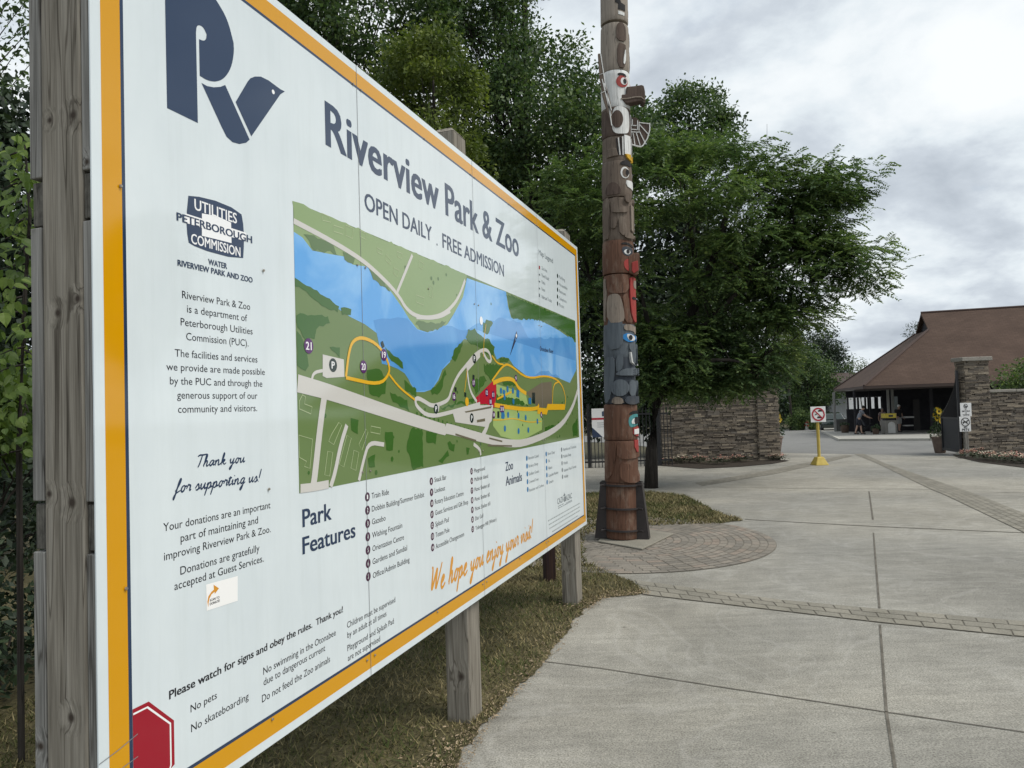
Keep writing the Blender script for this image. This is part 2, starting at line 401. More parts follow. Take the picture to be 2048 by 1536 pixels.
def rib(mb, pts, w, k, m=0, closed=False):            # ink line; later points lie a hair higher so crossings do not clash
    y = y_at(k); n = len(pts); vs = []; fs = []
    pv = [Vector(p) for p in pts]
    for i, p in enumerate(pv):
        a = pv[(i - 1) % n] if (closed or i > 0) else p; b = pv[(i + 1) % n] if (closed or i < n - 1) else p
        d = (b - a)
        if d.length < 1e-9: d = Vector((1, 0))
        d.normalize(); nn_ = Vector((-d.y, d.x)) * (w[i] if isinstance(w, list) else w) / 2
        yy = y - i * 6e-7
        vs += [P3(p.x + nn_.x, p.y + nn_.y, yy), P3(p.x - nn_.x, p.y - nn_.y, yy)]
    for i in range(n if closed else n - 1):
        j = (i + 1) % n; fs.append((2 * i, 2 * i + 1, 2 * j + 1, 2 * j))
    mb.add(vs, fs, m)
def disc(mb, s, z, r, k, m=0, n=20, rx=None):
    flat(mb, [(s + (rx or r) * math.cos(i * 2 * math.pi / n), z + r * math.sin(i * 2 * math.pi / n)) for i in range(n)], k, m)
def smooth_pts(pts, it=2, closed=False):
    for _ in range(it):
        q = []
        n = len(pts)
        for i in range(n if closed else n - 1):
            a, b = pts[i], pts[(i + 1) % n]
            q += [(a[0] * .75 + b[0] * .25, a[1] * .75 + b[1] * .25), (a[0] * .25 + b[0] * .75, a[1] * .25 + b[1] * .75)]
        if not closed: q = [pts[0]] + q + [pts[-1]]
        pts = q
    return pts
_tm = {}
def glyphs(txt, bold):
    key = (txt, bold)
    if key in _tm: return _tm[key]
    cu = bpy.data.curves.new('lettering', 'FONT'); cu.body = txt; cu.resolution_u = 3; cu.fill_mode = 'FRONT'; cu.offset = bold
    ob = bpy.data.objects.new('lettering', cu); COL.objects.link(ob)
    dg = bpy.context.evaluated_depsgraph_get(); me = bpy.data.meshes.new_from_object(ob.evaluated_get(dg))
    v = np.zeros(len(me.vertices) * 3); me.vertices.foreach_get('co', v); v = v.reshape(-1, 3)
    f = [tuple(p.vertices) for p in me.polygons]
    bpy.data.objects.remove(ob); bpy.data.curves.remove(cu); bpy.data.meshes.remove(me)
    _tm[key] = (v[:, :2].copy(), f); return _tm[key]
def text_sz(mb, txt, s0, s1, z, cap, k, m=0, bold=0.0, arc=0.0, z1=None):
    v, f = glyphs(txt, 0); H, _ = glyphs('H', 0); ch = H[:, 1].max()
    x0, x1 = v[:, 0].min() - bold, v[:, 0].max() + bold; sx = (s1 - s0) / (x1 - x0)
    for dx, dz in (((0, 0),) if not bold else ((-bold, -bold * .4), (-bold, bold * .4), (bold, -bold * .4), (bold, bold * .4), (0, 0))):
        y = y_at(k); vs = [P3(s0 + (a + dx - x0) * sx, z + (b + dz) * cap / ch, y) for a, b in v]
        mb.add(vs, f, m)
def text_px(mb, txt, L, R, top, k=3, m=0, bold=0.0):
    a, b = sgn(*L), sgn(*R); c_ = sgn(L[0], top)
    text_sz(mb, txt, a[0], b[0], (a[1] + b[1]) / 2, c_[1] - a[1], k, m, bold)
def cropf(x0, y0, sc): return lambda x, y: (x0 + x * sc, y0 + y * sc)
C1 = cropf(0, 0, .3418); C2 = cropf(300, 360, .3254); C3 = cropf(300, 860, .2474); C4 = cropf(200, 1180, .3223)
C5 = cropf(580, 380, .4035); C6 = cropf(780, 560, .2604); C7 = cropf(590, 900, .1954); C8 = cropf(840, 860, .2279); C9 = cropf(1040, 420, .1822)
def sg(c_, pts): return [sgn(*c_(*p)) for p in pts]

mb = MB(); mb.lo_hi((0, 0, SIGN_Z), (SW, 0.004, SIGN_Z + SH)); mb.build('panel', m_white, SIGN)
# border: orange band and navy hairline, each of four mitred strips
def frame(mb, a, b, k, m=0):
    o = [(a, a), (SW - a, a), (SW - a, SH - a), (a, SH - a)]; i = [(b, b), (SW - b, b), (SW - b, SH - b), (b, SH - b)]
    for q in range(4): flat(mb, [o[q], o[(q + 1) % 4], i[(q + 1) % 4], i[q]], k, m)
mb = MB(); frame(mb, 0.029, 0.086, 1); mb.build('orange_border', m_org, SIGN, fixn=False)
mb = MB(); frame(mb, 0.086, 0.096, 2); mb.build('navy_border_line', m_navy, SIGN, fixn=False)
mb = MB()
for s_ in (1.22, 2.44, 3.66): rib(mb, [(s_, 0.0), (s_, SH)], 0.0026, 9)
for z0, z1 in ((0.232, 0.255), (0.19, 0.20)): rib(mb, [(0.0, z0), (0.05, (z0 + z1) / 2 - .003), (0.11, z1)], 0.0022, 9)
mb.build('panel_seam', m_seam, SIGN, fixn=False)
mb = MB()
scr = [(0.08, z) for z in (0.62, 1.62)] + [(s_ + d, z) for s_ in (1.22, 2.44, 3.66) for d in (-.03, .03) for z in (0.07, 0.8, 1.62, SH - .09)] + \
      [(0.62, 0.08), (0.62, 1.5), (0.625, .80), (1.83, 0.08), (1.83, SH - .09), (1.83, 1.62), (3.05, 0.08), (3.05, SH - .09), (4.27, .08), (4.27, SH - .09), (SW - .07, .6), (SW - .07, 1.7)]
mb.tube([(0, -.003, 0), (0, -.0065, 0)], [0.0048, 0.0035], 8)
def many(o, locs):                                    # the same part repeated: copies that share its mesh
    for i, l in enumerate(locs):
        c_ = o if i == 0 else o.copy()
        if i: COL.objects.link(c_); c_.parent = o.parent
        c_.location = l
many(mb.build('screw', m_steelscrew, SIGN), [P3(s_, z, 0) for s_, z in scr])

# monogram with the bird
mb = MB()
hook = smooth_pts([(1146, 190), (1150, 152), (1166, 146), (1190, 160), (1208, 200)], 2)
arc_ = smooth_pts([(1366, 250), (1330, 110), (1265, 0), (1215, -70), (1150, -150), (1080, -190), (1010, -150), (975, -70), (965, 0)], 2)
stemA = [(977, 632), (1157, 720)] + hook + arc_
bowl = smooth_pts([(1168, 443), (1210, 470), (1260, 480), (1310, 462), (1352, 400), (1369, 310), (1366, 250)], 2) + smooth_pts([(1208, 200), (1206, 230), (1190, 240), (1164, 229)], 2)
flat(mb, sg(C1, stemA), 3); flat(mb, sg(C1, bowl), 3)
flat(mb, sg(C1, [(1178, 485), (1210, 503), (1250, 511), (1290, 508), (1317, 497), (1460, 817), (1440, 835), (1400, 843), (1360, 832), (1325, 800), (1295, 740)]), 3)
flat(mb, sg(C1, [(1378, 597), (1450, 475), (1465, 458), (1490, 448), (1525, 448), (1570, 470), (1640, 522), (1666, 535), (1640, 552), (1470, 798)]), 3)
mb.build('monogram', m_navy, SIGN, fixn=False)
mb = MB(); q = sgn(*C1(1598, 538)); disc(mb, q[0], q[1], 0.0075, 4, n=12); mb.build('monogram_eye', m_pure, SIGN, fixn=False)
# utilities badge
mb = MB()
flat(mb, sg(C2, [(235, 97), (300, 103), (400, 127), (500, 168), (562, 212), (572, 270), (577, 340), (576, 410), (572, 480), (480, 472), (350, 437), (270, 405), (237, 385), (228, 330), (224, 270), (226, 190)]), 3)
flat(mb, sg(C2, [(318, 205), (410, 222), (497, 262), (500, 388), (410, 365), (318, 343)]), 4, 1)
flat(mb, sg(C2, [(215, 205), (590, 325), (590, 378), (215, 262)]), 4, 1)
text_px(mb, 'UTILITIES', C2(272, 184), C2(533, 266), C2(272, 118)[1], 5, 1, 0.015)
text_px(mb, 'COMMISSION', C2(252, 390), C2(555, 470), C2(252, 330)[1], 5, 1, 0.015)
text_px(mb, 'PETERBOROUGH', C2(162, 248), C2(627, 388), C2(162, 200)[1], 6, 0, 0.03)
text_px(mb, 'WATER', C2(357, 520), C2(473, 545), C2(357, 486)[1], 5, 0, 0.03)
text_px(mb, 'RIVERVIEW PARK AND ZOO', C2(168, 525), C2(630, 632), C2(168, 489)[1], 5, 0, 0.03)
mb.build('utility_badge', [m_navy, m_pure], SIGN, fixn=False)
# headings
mb = MB()
text_px(mb, 'Riverview Park & Zoo', (651, 293), (1038, 512), 208, 3, 0, 0.024)
mb.build('title_lettering', m_navy, SIGN, fixn=False)
mb = MB()
text_px(mb, 'OPEN DAILY', (729, 417), (864, 484), 383, 3, 0, 0.018); text_px(mb, 'FREE ADMISSION', (885, 495), (1008, 553), 467, 3, 0, 0.018)
q = sgn(874, 489); disc(mb, q[0], q[1], 0.006, 3, n=10)
mb.build('subtitle_lettering', m_navy, SIGN, fixn=False)
mb = MB()
CH = 46
for txt, a, b in (('Riverview Park & Zoo', (197, 728), (615, 797)), ('is a department of', (227, 815), (597, 868)), ('Peterborough Utilities', (188, 895), (630, 948)),
                  ('Commission (PUC).', (222, 985), (605, 1022)), ('The facilities and services', (152, 1085), (660, 1122)), ('we provide are made possible', (100, 1167), (705, 1200)),
                  ('by the PUC and through the', (122, 1253), (690, 1273)), ('generous support of our', (166, 1340), (660, 1348)), ('community and visitors.', (172, 1427), (658, 1424))):
    text_px(mb, txt, C2(*a), C2(*b), C2(a[0], a[1] - CH)[1], 3)
for txt, a, b in (('Your donations are an important', (107, 820), (973, 632)), ('part of maintaining and', (247, 898), (873, 760)), ('improving Riverview Park & Zoo.', (113, 1050), (975, 830)),
                  ('Donations are gratefully', (245, 1165), (885, 985)), ('accepted at Guest Services.', (197, 1290), (918, 1068))):
    text_px(mb, txt, C3(*a), C3(*b), C3(a[0], a[1] - 66)[1], 3)
mb.build('body_lettering', m_blk, SIGN, fixn=False)
mb = MB()
text_px(mb, 'Please watch for signs and obey the rules.  Thank you!', C4(428, 665), C4(1507, 147), C4(428, 612)[1], 3, 0, 0.022)
for txt, a, b, h in (('No pets', (562, 757), (725, 675), 47), ('No skateboarding', (565, 868), (922, 690), 49), ('No swimming in the Otonabee', (1013, 520), (1463, 285), 45),
                     ('due to dangerous current', (1015, 592), (1397, 378), 45), ('Do not feed the Zoo animals', (1005, 697), (1427, 447), 46), ('Children must be supervised', (1533, 233), (1832, 78), 38),
                     ('by an adult at all times', (1535, 297), (1777, 162), 38), ('Playground and Splash Pad', (1535, 375), (1823, 212), 38), ('are not supervised', (1538, 438), (1738, 320), 38)):
    text_px(mb, txt, C4(*a), C4(*b), C4(a[0], a[1] - h)[1], 3)
mb.build('rules_lettering', m_blk, SIGN, fixn=False)
mb = MB()
text_px(mb, 'Park', C3(1232, 785), C3(1468, 722), C3(1232, 643)[1], 3, 0, 0.022); text_px(mb, 'Features', C3(1232, 995), (711, 1076), C3(1232, 858)[1], 3, 0, 0.022)
text_px(mb, 'Zoo', C8(750, 360), C8(817, 343), C8(750, 283)[1], 3, 0, 0.022); text_px(mb, 'Animals', C8(752, 487), C8(895, 447), C8(752, 408)[1], 3, 0, 0.022)
mb.build('list_heading_lettering', m_navy, SIGN, fixn=False)
# feature lists: numbered discs and names
mb = MB(); cnum = 1
def bullet(c_, x, y, ry, num, m, num_m=1, hollow=False):
    a = sgn(*c_(x, y)); b = sgn(*c_(x, y - ry)); r = (b[1] - a[1]) * 0.95
    disc(mb, a[0], a[1], r, 3, m)
    if num is not None:
        w = r * (0.5 if len(num) < 2 else 1.0); text_sz(mb, num, a[0] - w / 2, a[0] + w / 2, a[1] - r * .45, r * .9, 5, num_m, 0.02)
names1 = ['Train Ride', 'Dobbin Building/Summer Exhibit', 'Gazebo', 'Wishing Fountain', 'Orientation Centre', 'Gardens and Sundial', 'Office/Admin Building']
b1 = [(785, 497, 960, 455), (787, 630, 1322, 480), (788, 762, 927, 722), (790, 898, 1097, 798), (793, 1035, 1115, 918), (794, 1172, 1147, 1025), (797, 1310, 1172, 1148)]
for i, (n_, b) in enumerate(zip(names1, b1)):
    bullet(C7, 740 + i * 1.6, 480 + i * 136, 50, str(i + 1), 0); text_px(mb, n_, C7(b[0], b[1]), C7(b[2], b[3]), C7(b[0], b[1] - 58)[1], 3, 2)
names2 = ['Snack Bar', 'Lookout', 'Rotary Education Centre', 'Guest Services and Gift Shop', 'Splash Pad', 'Totem Pole', 'Accessible Changeroom']
b2 = [(1428, 330, 1548, 300), (1430, 443, 1535, 410), (1432, 553, 1725, 467), (1435, 670, 1772, 550), (1437, 783, 1573, 735), (1438, 893, 1580, 840), (1440, 1008, 1730, 885)]
for i, (n_, b) in enumerate(zip(names2, b2)):
    bullet(C7, 1395 + i * 2.3, 320 + i * 113, 42, str(i + 8), 0); text_px(mb, n_, C7(b[0], b[1]), C7(b[2], b[3]), C7(b[0], b[1] - 50)[1], 3, 2)
names3 = ['Playground', 'McBride Island', 'Picnic Shelter #1', 'Picnic Shelter #2', 'Picnic Shelter #3', 'Disc Golf', 'Toboggan Hill (Winter)']
b3 = [(475, 375, 570, 350), (478, 452, 597, 418), (479, 540, 610, 498), (481, 625, 613, 580), (483, 708, 617, 660), (485, 792, 557, 768), (487, 877, 670, 800)]
for i, (n_, b) in enumerate(zip(names3, b3)):
    bullet(C8, 452 + i * 1.7, 362 + i * 84.7, 31, str(i + 15), 0); text_px(mb, n_, C8(b[0], b[1]), C8(b[2], b[3]), C8(b[0], b[1] - 34)[1], 3, 2)
mb.build('feature_list', [m_plum, m_pure, m_blk], SIGN, fixn=False)
mb = MB()
for col, (x0, y0, dy, w, ns) in enumerate(((937, 248, 68.5, 10, ['Bactrian Camel', 'Barbary Sheep', 'Sicilian Goats', 'Crowned Crane', 'Reindeer and Caribou']), (1107, 210, 62, 9, ['River Otter', 'Yak', 'Alpaca', 'Capuchin Monkey', 'Tamarin']),
                                          (1242, 172, 59.5, 8, ['Reptiles and Tortoises', 'Mouflon Sheep', 'Meerkat', 'Rainbow Wool Tortoise', 'Wallaby']))):
    for i, n_ in enumerate(ns):
        x, y = x0 + i * 2, y0 + i * dy
        bullet(C8, x, y, 25 - col * 2, None, 0 if col < 2 else 1)
        wd = len(n_) * (6.4 - col * 0.6); sl_ = -0.30 + i * 0.0
        text_px(mb, n_, C8(x + 14, y + 12), C8(x + 14 + wd, y + 12 + wd * (-0.26)), C8(x + 14, y - 14)[1], 3, 2)
mb.build('animal_list', [m_blue, m_gry, m_gry], SIGN, fixn=False)
mb = MB()
text_px(mb, 'CAZA', C8(1205, 650), C8(1262, 630), C8(1205, 600)[1], 3, 0, 0.02); text_px(mb, 'AZAC', C8(1282, 620), C8(1333, 600), C8(1282, 572)[1], 3, 0, 0.02)
flat(mb, sg(C8, [(1264, 632), (1264, 590), (1272, 575), (1280, 588), (1280, 622)]), 3); flat(mb, sg(C8, [(1255, 580), (1262, 566), (1264, 548), (1270, 562), (1278, 570), (1270, 578)]), 3)
def dashes(a, b, w, k=3):
    a, b = sgn(*a), sgn(*b); n = 26; z = (a[1] + b[1]) / 2; x = a[0]
    while x < b[0]:
        l = rnd.uniform(.012, .045); rib(mb, [(x, z), (min(x + l, b[0]), z)], w, k); x += l + .009
for a, b in (((1212, 666), (1262, 650)), ((1280, 640), (1335, 615)), ((1212, 678), (1335, 632))): dashes(C8(*a), C8(*b), .006)
mb.build('accreditation_mark', m_gry, SIGN, fixn=False)
mb = MB()
for a, b in (((1122, 795), (1403, 645)), ((1130, 828), (1403, 677)), ((1135, 860), (1403, 710)), ((1160, 888), (1385, 757))): dashes(C8(*a), C8(*b), .009)
mb.build('small_print', ink('ink_faint', (.33, .37, .38)), SIGN, fixn=False)
mb = MB()
text_px(mb, 'Map Legend', C9(205, 480), C9(362, 590), C9(205, 425)[1], 3, 0, 0.01)
for i, n_ in enumerate(['Zoo Area', 'Paved Roads', 'Paths', 'Fence', 'Railroad Tracks']):
    y = 650 + i * 76; text_px(mb, n_, C9(238, y), C9(238 + len(n_) * 7.4, y + len(n_) * 5.0), C9(238, y - 36)[1], 3)
    flat(mb, sg(C9, [(206, y - 40), (219, y - 34), (219, y + 4), (206, y - 2)]), 3, 1 if i == 0 else 0) if i in (0, 4) else rib(mb, sg(C9, [(206, y - 20), (220, y - 12)]), .012, 3, 0)
for i, n_ in enumerate(['Parking', 'Accessible', 'Restroom', 'Telephone', 'Picnic']):
    y = 745 + i * 76; text_px(mb, n_, C9(430, y), C9(430 + len(n_) * 9, y + len(n_) * 6.6), C9(430, y - 34)[1], 3)
    q = sgn(*C9(412, y - 22)); q2 = sgn(*C9(412, y - 46)); disc(mb, q[0], q[1], q2[1] - q[1], 3, 2)
mb.build('legend_lettering', [m_gry, m_red, m_dkg], SIGN, fixn=False)
# stop-sign picture, clipped by the border
mb = MB()
def octo(x1, zt, w, b):
    e = w * 0.293
    pts = [(b, zt), (x1 - e, zt), (x1, zt - e), (x1, zt - w + e), (x1 - e, zt - w), (b, zt - w)]
    return [(x, max(z, 0.0965)) for x, z in pts]
flat(mb, octo(0.2265, 0.320, 0.275, 0.0965), 3); 
i_ = 0.0125
rib(mb, [(0.098, 0.320 - i_), (0.145 - i_ * .3, 0.320 - i_), (0.2265 - i_, 0.24 - i_ * .3), (0.2265 - i_, 0.125 + .004), (0.196, 0.0975)], 0.005, 4, 1)
mb.build('stop_octagon', [m_red, m_pure], SIGN, fixn=False)
# donation sticker (its code left blank)
mb = MB(); flat(mb, sg(C3, [(452, 1250), (708, 1180), (708, 1380), (457, 1462)]), 3)
ar = [(470, 1435), (462, 1390), (470, 1345), (495, 1308), (515, 1290), (512, 1250), (556, 1280), (522, 1325), (520, 1308), (495, 1330), (478, 1365), (472, 1400)]
flat(mb, sg(C3, ar), 4, 1)
text_px(mb, 'SCAN TO', C3(482, 1385), C3(560, 1362), C3(482, 1366)[1], 4, 2, 0.03); text_px(mb, 'DONATE!', C3(482, 1416), C3(562, 1390), C3(482, 1396)[1], 4, 2, 0.03)
mb.build('donation_sticker', [mat('sticker_paper', (.84, .84, .83), .4), m_org2, m_blk], SIGN, fixn=False)

# brush-script lettering: single strokes, slanted
SCR = {
 'T': (1.25, [[(.15, 1.75), (.45, 2.0), (.9, 1.93), (1.5, 2.05)], [(.85, 1.95), (.75, 1.2), (.6, .4), (.45, 0)]]),
 'W': (1.75, [[(.1, 1.9), (.25, 2.0), (.3, 1.2), (.3, .1), (.7, 1.1), (1.0, 1.9), (.95, 1.0), (.95, .05), (1.4, 1.1), (1.7, 2.05)]]),
 'h': (.92, [[(0, .2), (.3, .9), (.45, 1.8), (.32, 2.05), (.22, 1.7), (.15, .8), (.1, 0)], [(.13, .35), (.35, .9), (.55, .95), (.58, .6), (.5, .15), (.65, .02), (.92, .3)]]),
 'k': (.92, [[(0, .2), (.3, .9), (.45, 1.8), (.32, 2.05), (.22, 1.7), (.15, .8), (.1, 0)], [(.15, .4), (.5, .95), (.68, .8), (.5, .55), (.22, .5), (.45, .3), (.65, .02), (.92, .3)]]),
 'a': (.95, [[(.72, .85), (.5, 1.0), (.2, .75), (.08, .35), (.22, .02), (.45, .15), (.7, .75), (.75, .95), (.66, .4), (.72, .05), (.95, .3)]]),
 'n': (.98, [[(0, .55), (.12, .95), (.12, .5), (.08, 0)], [(.1, .3), (.3, .85), (.55, .97), (.6, .6), (.54, .15), (.7, .02), (.98, .3)]]),
 'u': (.98, [[(0, .55), (.15, .97), (.1, .4), (.2, .03), (.45, .2), (.68, .97)], [(.7, .97), (.62, .4), (.72, .03), (.98, .3)]]),
 'y': (.95, [[(0, .55), (.15, .97), (.1, .45), (.25, .1), (.5, .3), (.7, .97)], [(.72, .97), (.6, .1), (.45, -.65), (.25, -.95), (.12, -.75), (.35, -.3), (.95, .3)]]),
 'o': (.85, [[(.5, .95), (.22, .85), (.08, .4), (.25, .02), (.5, .15), (.62, .6), (.5, .95)], [(.5, .92), (.62, .78), (.85, .85)]]),
 'f': (.7, [[(0, .25), (.35, .9), (.58, 1.75), (.48, 2.05), (.32, 1.7), (.2, .6), (.05, -.6), (-.05, -.95), (-.12, -.6), (.1, -.05), (.7, .3)]]),
 'r': (.7, [[(0, .4), (.2, 1.08), (.32, .88), (.55, .9), (.48, .4), (.52, .05), (.7, .3)]]),
 's': (.72, [[(0, .3), (.35, 1.0), (.45, .75), (.55, .3), (.35, 0), (.1, .1)], [(.5, .15), (.72, .35)]]),
 'p': (.92, [[(0, .55), (.2, 1.0), (.12, .3), (-.02, -.6), (-.08, -.95)], [(.12, .35), (.35, .92), (.6, .9), (.62, .4), (.42, .03), (.2, .12)], [(.55, .18), (.92, .35)]]),
 't': (.62, [[(0, .4), (.35, 1.6), (.22, .8), (.18, .2), (.32, .02), (.62, .35)], [(.02, 1.15), (.55, 1.22)]]),
 'i': (.48, [[(0, .5), (.18, .97), (.12, .4), (.2, .03), (.48, .32)], [(.3, 1.42), (.34, 1.5)]]),
 'g': (.92, [[(.72, .85), (.5, 1.0), (.2, .75), (.1, .35), (.25, .05), (.5, .2), (.75, .95)], [(.75, .95), (.62, .1), (.48, -.65), (.28, -.95), (.14, -.75), (.36, -.3), (.92, .3)]]),
 'e': (.78, [[(.1, .4), (.45, .6), (.55, .85), (.4, 1.0), (.15, .75), (.08, .35), (.25, .02), (.5, .08), (.78, .35)]]),
 'j': (.55, [[(.1, .55), (.3, .97), (.2, .1), (.05, -.65), (-.15, -.95), (-.25, -.75), (0, -.3), (.55, .32)], [(.4, 1.42), (.44, 1.5)]]),
 'v': (.82, [[(0, .6), (.15, .97), (.2, .5), (.25, .03), (.5, .35), (.6, .8), (.55, .98), (.82, .8)]]),
 '!': (.5, [[(.35, 2.05), (.25, 1.2), (.18, .55)], [(.1, .05), (.12, .12)]]),
 ' ': (.6, []),
}
def script(mb, txt, s0, s1, z0, z1, xh, k, m=0, wt=0.2, slant=0.28):
    x = 0; ch = []
    for c_ in txt: ch.append((c_, x)); x += SCR[c_][0]
    tot = x; sx = (s1 - s0) / tot
    for c_, x in ch:
        for st_ in SCR[c_][1]:
            pts = smooth_pts(st_, 3); q = []
            for a, b in pts:
                u = (x + a) / tot; q.append((s0 + (x + a) * sx + b * xh * slant, z0 + (z1 - z0) * u + b * xh))
            n = len(q); w = [xh * wt * (0.55 + 0.45 * math.sin(math.pi * (i + .5) / n)) for i in range(n)]
            rib(mb, q, w, k, m)
mb = MB()
def scr_px(txt, a, b, xtop, m=0, wt=.27):
    A, B, T = sgn(*a), sgn(*b), sgn(a[0], xtop); script(mb, txt, A[0], B[0], A[1], B[1], T[1] - A[1], 3, m, wt)
scr_px('Thank you', C3(362, 305), C3(765, 262), C3(362, 255)[1])
scr_px('for supporting us!', C3(200, 512), C3(890, 415), C3(200, 455)[1])
mb.build('thank_you_lettering', m_navy, SIGN, fixn=False)
mb = MB(); scr_px('We hope you enjoy your visit!', C8(80, 1452), C8(985, 945), C8(80, 1335)[1], wt=.28)
mb.build('farewell_lettering', m_org2, SIGN, fixn=False)

# the map picture
mapA, mapB = sgn(586, 402), sgn(598, 983); mapC, mapD = sgn(1151, 642), sgn(1157.5, 876)
MS0, MS1 = (mapA[0] + mapB[0]) / 2, (mapC[0] + mapD[0]) / 2; MZ0, MZ1 = (mapB[1] + mapD[1]) / 2, (mapA[1] + mapC[1]) / 2
MAP = empty('map_picture'); MAP.parent = SIGN
def clipm(pts): return [(min(max(a, MS0), MS1), min(max(b, MZ0), MZ1)) for a, b in pts]
def fuzzy(pts, amp, step, seed):
    rg = random.Random(seed); q = []
    n = len(pts)
    for i in range(n):
        a, b = Vector(pts[i]), Vector(pts[(i + 1) % n]); L = (b - a).length; kk = max(1, int(L / step))
        nrm = Vector((-(b - a).y, (b - a).x)); nrm = nrm.normalized() if nrm.length > 0 else nrm
        for j in range(kk):
            p = a.lerp(b, j / kk) + nrm * rg.uniform(-amp, amp); q.append((p.x, p.y))
    return q
m_mg = ink('map_green', (0.13, 0.20, 0.068)); m_mg2 = ink('map_pale_green', (0.235, 0.33, 0.145)); m_wood_ = ink('map_wood_green', (0.04, 0.12, 0.018))
m_wat = ink('map_water', (0.105, 0.37, 0.78)); m_wat2 = ink('map_deep_water', (0.08, 0.30, 0.66))
for m_, ca_, cb_ in ((m_wat, (.10, .345, .72), (.27, .52, .82)), (m_wat2, (.07, .27, .60), (.13, .37, .70))):
    t = NT(m_); t.l(t.ramp(t.noise(2.2, 5, .55, t.coord('Object'), .6), [(.42, ca_), (.66, cb_)]), t.b.inputs['Base Color'])
m_road = ink('map_road', (0.56, 0.55, 0.52)); m_path = ink('map_path', (0.70, 0.40, 0.02))
m_zoo = ink('map_zoo_green', (0.32, 0.44, 0.15)); m_mred = ink('map_red', (0.42, 0.01, 0.03)); m_line = ink('map_outline', (0.42, 0.5, 0.28)); m_brn = ink('map_brown', (0.14, 0.125, 0.085))
mb = MB(); flat(mb, [(MS0, MZ0), (MS1, MZ0), (MS1, MZ1), (MS0, MZ1)], 3); mb.build('parkland', m_mg, MAP, fixn=False)
north5 = [(12, 205), (60, 235), (110, 300), (200, 318), (270, 330), (310, 370), (380, 380), (430, 430), (500, 505), (560, 590), (590, 640), (630, 690), (680, 705), (740, 690)]
north6 = [(270, 400), (390, 370), (440, 340), (490, 260), (560, 130), (590, -15)]
mb = MB(); nb = [(MS0, MZ1)] + sg(C5, north5) + sg(C6, north6); nb = clipm(nb); nb[-1] = (nb[-1][0], MZ1)
flat(mb, fuzzy(nb, 0.006, 0.03, 1), 4); mb.build('far_bank', m_mg2, MAP, fixn=False)
ne6 = [(890, 90), (905, 200), (930, 290), (1000, 300), (1060, 290), (1150, 310), (1230, 350), (1300, 390), (1370, 440), (1400, 480), (1430, 480)]
so6 = [(1430, 690), (1380, 790), (1310, 760), (1250, 730), (1200, 700), (1150, 745), (1060, 745), (1000, 700), (950, 660), (910, 600), (860, 590), (820, 610), (800, 560), (790, 500), (740, 460), (690, 420), (640, 385),
       (600, 390), (580, 440), (530, 500), (500, 560), (465, 580), (460, 630), (400, 690), (370, 770), (320, 840), (260, 860), (200, 860), (160, 800), (110, 700)]
so5 = [(520, 810), (430, 710), (370, 665), (300, 630), (240, 590), (180, 560), (110, 510), (60, 460), (15, 435)]
wt_ = sg(C5, north5) + sg(C6, north6) + sg(C6, ne6) + sg(C6, so6) + sg(C5, so5)
mb = MB(); flat(mb, clipm(wt_), 4); mb.build('river', m_wat, MAP, fixn=False)
mb = MB()
flat(mb, clipm(fuzzy(sg(C6, [(-130, 300), (60, 290), (130, 300), (270, 415), (430, 350), (560, 390), (700, 330), (860, 290), (1000, 330), (1060, 450), (1400, 440), (1420, 500), (1425, 680), (1370, 780), (1200, 695), (1060, 740), (910, 598), (800, 555), (640, 383), (600, 388), (500, 558), (400, 690), (320, 835), (200, 855), (110, 700), (-60, 640)]), .01, .06, 3)), 5)
mb.build('deep_river', m_wat2, MAP, fixn=False)
mb = MB()
w5 = [[(20, 440), (100, 480), (240, 575), (235, 605), (140, 560), (80, 500), (25, 480)], [(30, 615), (190, 625), (195, 655), (130, 690), (120, 735), (80, 740), (30, 680)], [(30, 705), (70, 750), (90, 870), (75, 900), (35, 870)],
      [(195, 775), (245, 780), (245, 830), (205, 800)], [(470, 775), (555, 855), (560, 890), (500, 850)], [(380, 895), (440, 890), (475, 930), (470, 1005), (440, 1030), (390, 1010)], [(565, 945), (625, 985), (625, 1025), (570, 990)],
      [(495, 1000), (580, 1040), (590, 1100), (510, 1050)], [(600, 1180), (655, 1185), (660, 1370), (610, 1390), (575, 1270)], [(675, 1195), (730, 1200), (720, 1260), (675, 1250)], [(470, 1200), (510, 1200), (508, 1295), (475, 1290)],
      [(300, 1130), (335, 1140), (335, 1210), (300, 1190)], [(385, 1330), (420, 1310), (420, 1380), (388, 1375)], [(250, 580), (300, 590), (300, 625), (255, 620)]]
n5 = [[(65, 215), (200, 260), (228, 312), (120, 300)], [(260, 305), (320, 330), (312, 372), (270, 345)], [(390, 385), (440, 415), (495, 505), (410, 445)]]
w6 = [[(580, 440), (600, 382), (650, 380), (700, 430), (760, 462), (800, 510), (795, 580), (740, 560), (700, 520), (640, 500), (600, 470)], [(840, 592), (910, 602), (910, 622), (840, 632)], [(720, 650), (880, 652), (780, 770), (722, 700)],
      [(310, 850), (380, 790), (420, 690), (430, 720), (380, 870), (320, 885)], [(385, 985), (650, 905), (660, 930), (400, 990)], [(440, 1240), (495, 1260), (490, 1310), (450, 1300)], [(370, 1400), (440, 1310), (450, 1340), (400, 1412)],
      [(585, 1275), (610, 1290), (600, 1350), (588, 1340)], [(860, 772), (960, 772), (970, 812), (870, 812)], [(800, 882), (1000, 922), (1060, 962), (820, 952)], [(1190, 1130), (1290, 1110), (1280, 1150), (1190, 1180)],
      [(1400, 1120), (1440, 1060), (1440, 1195), (1405, 1200)], [(715, 335), (750, 302), (790, 332), (740, 425), (712, 402)], [(500, 520), (530, 500), (560, 470), (540, 560), (500, 620), (470, 600)],
      [(620, 780), (720, 740), (740, 770), (660, 880)]]
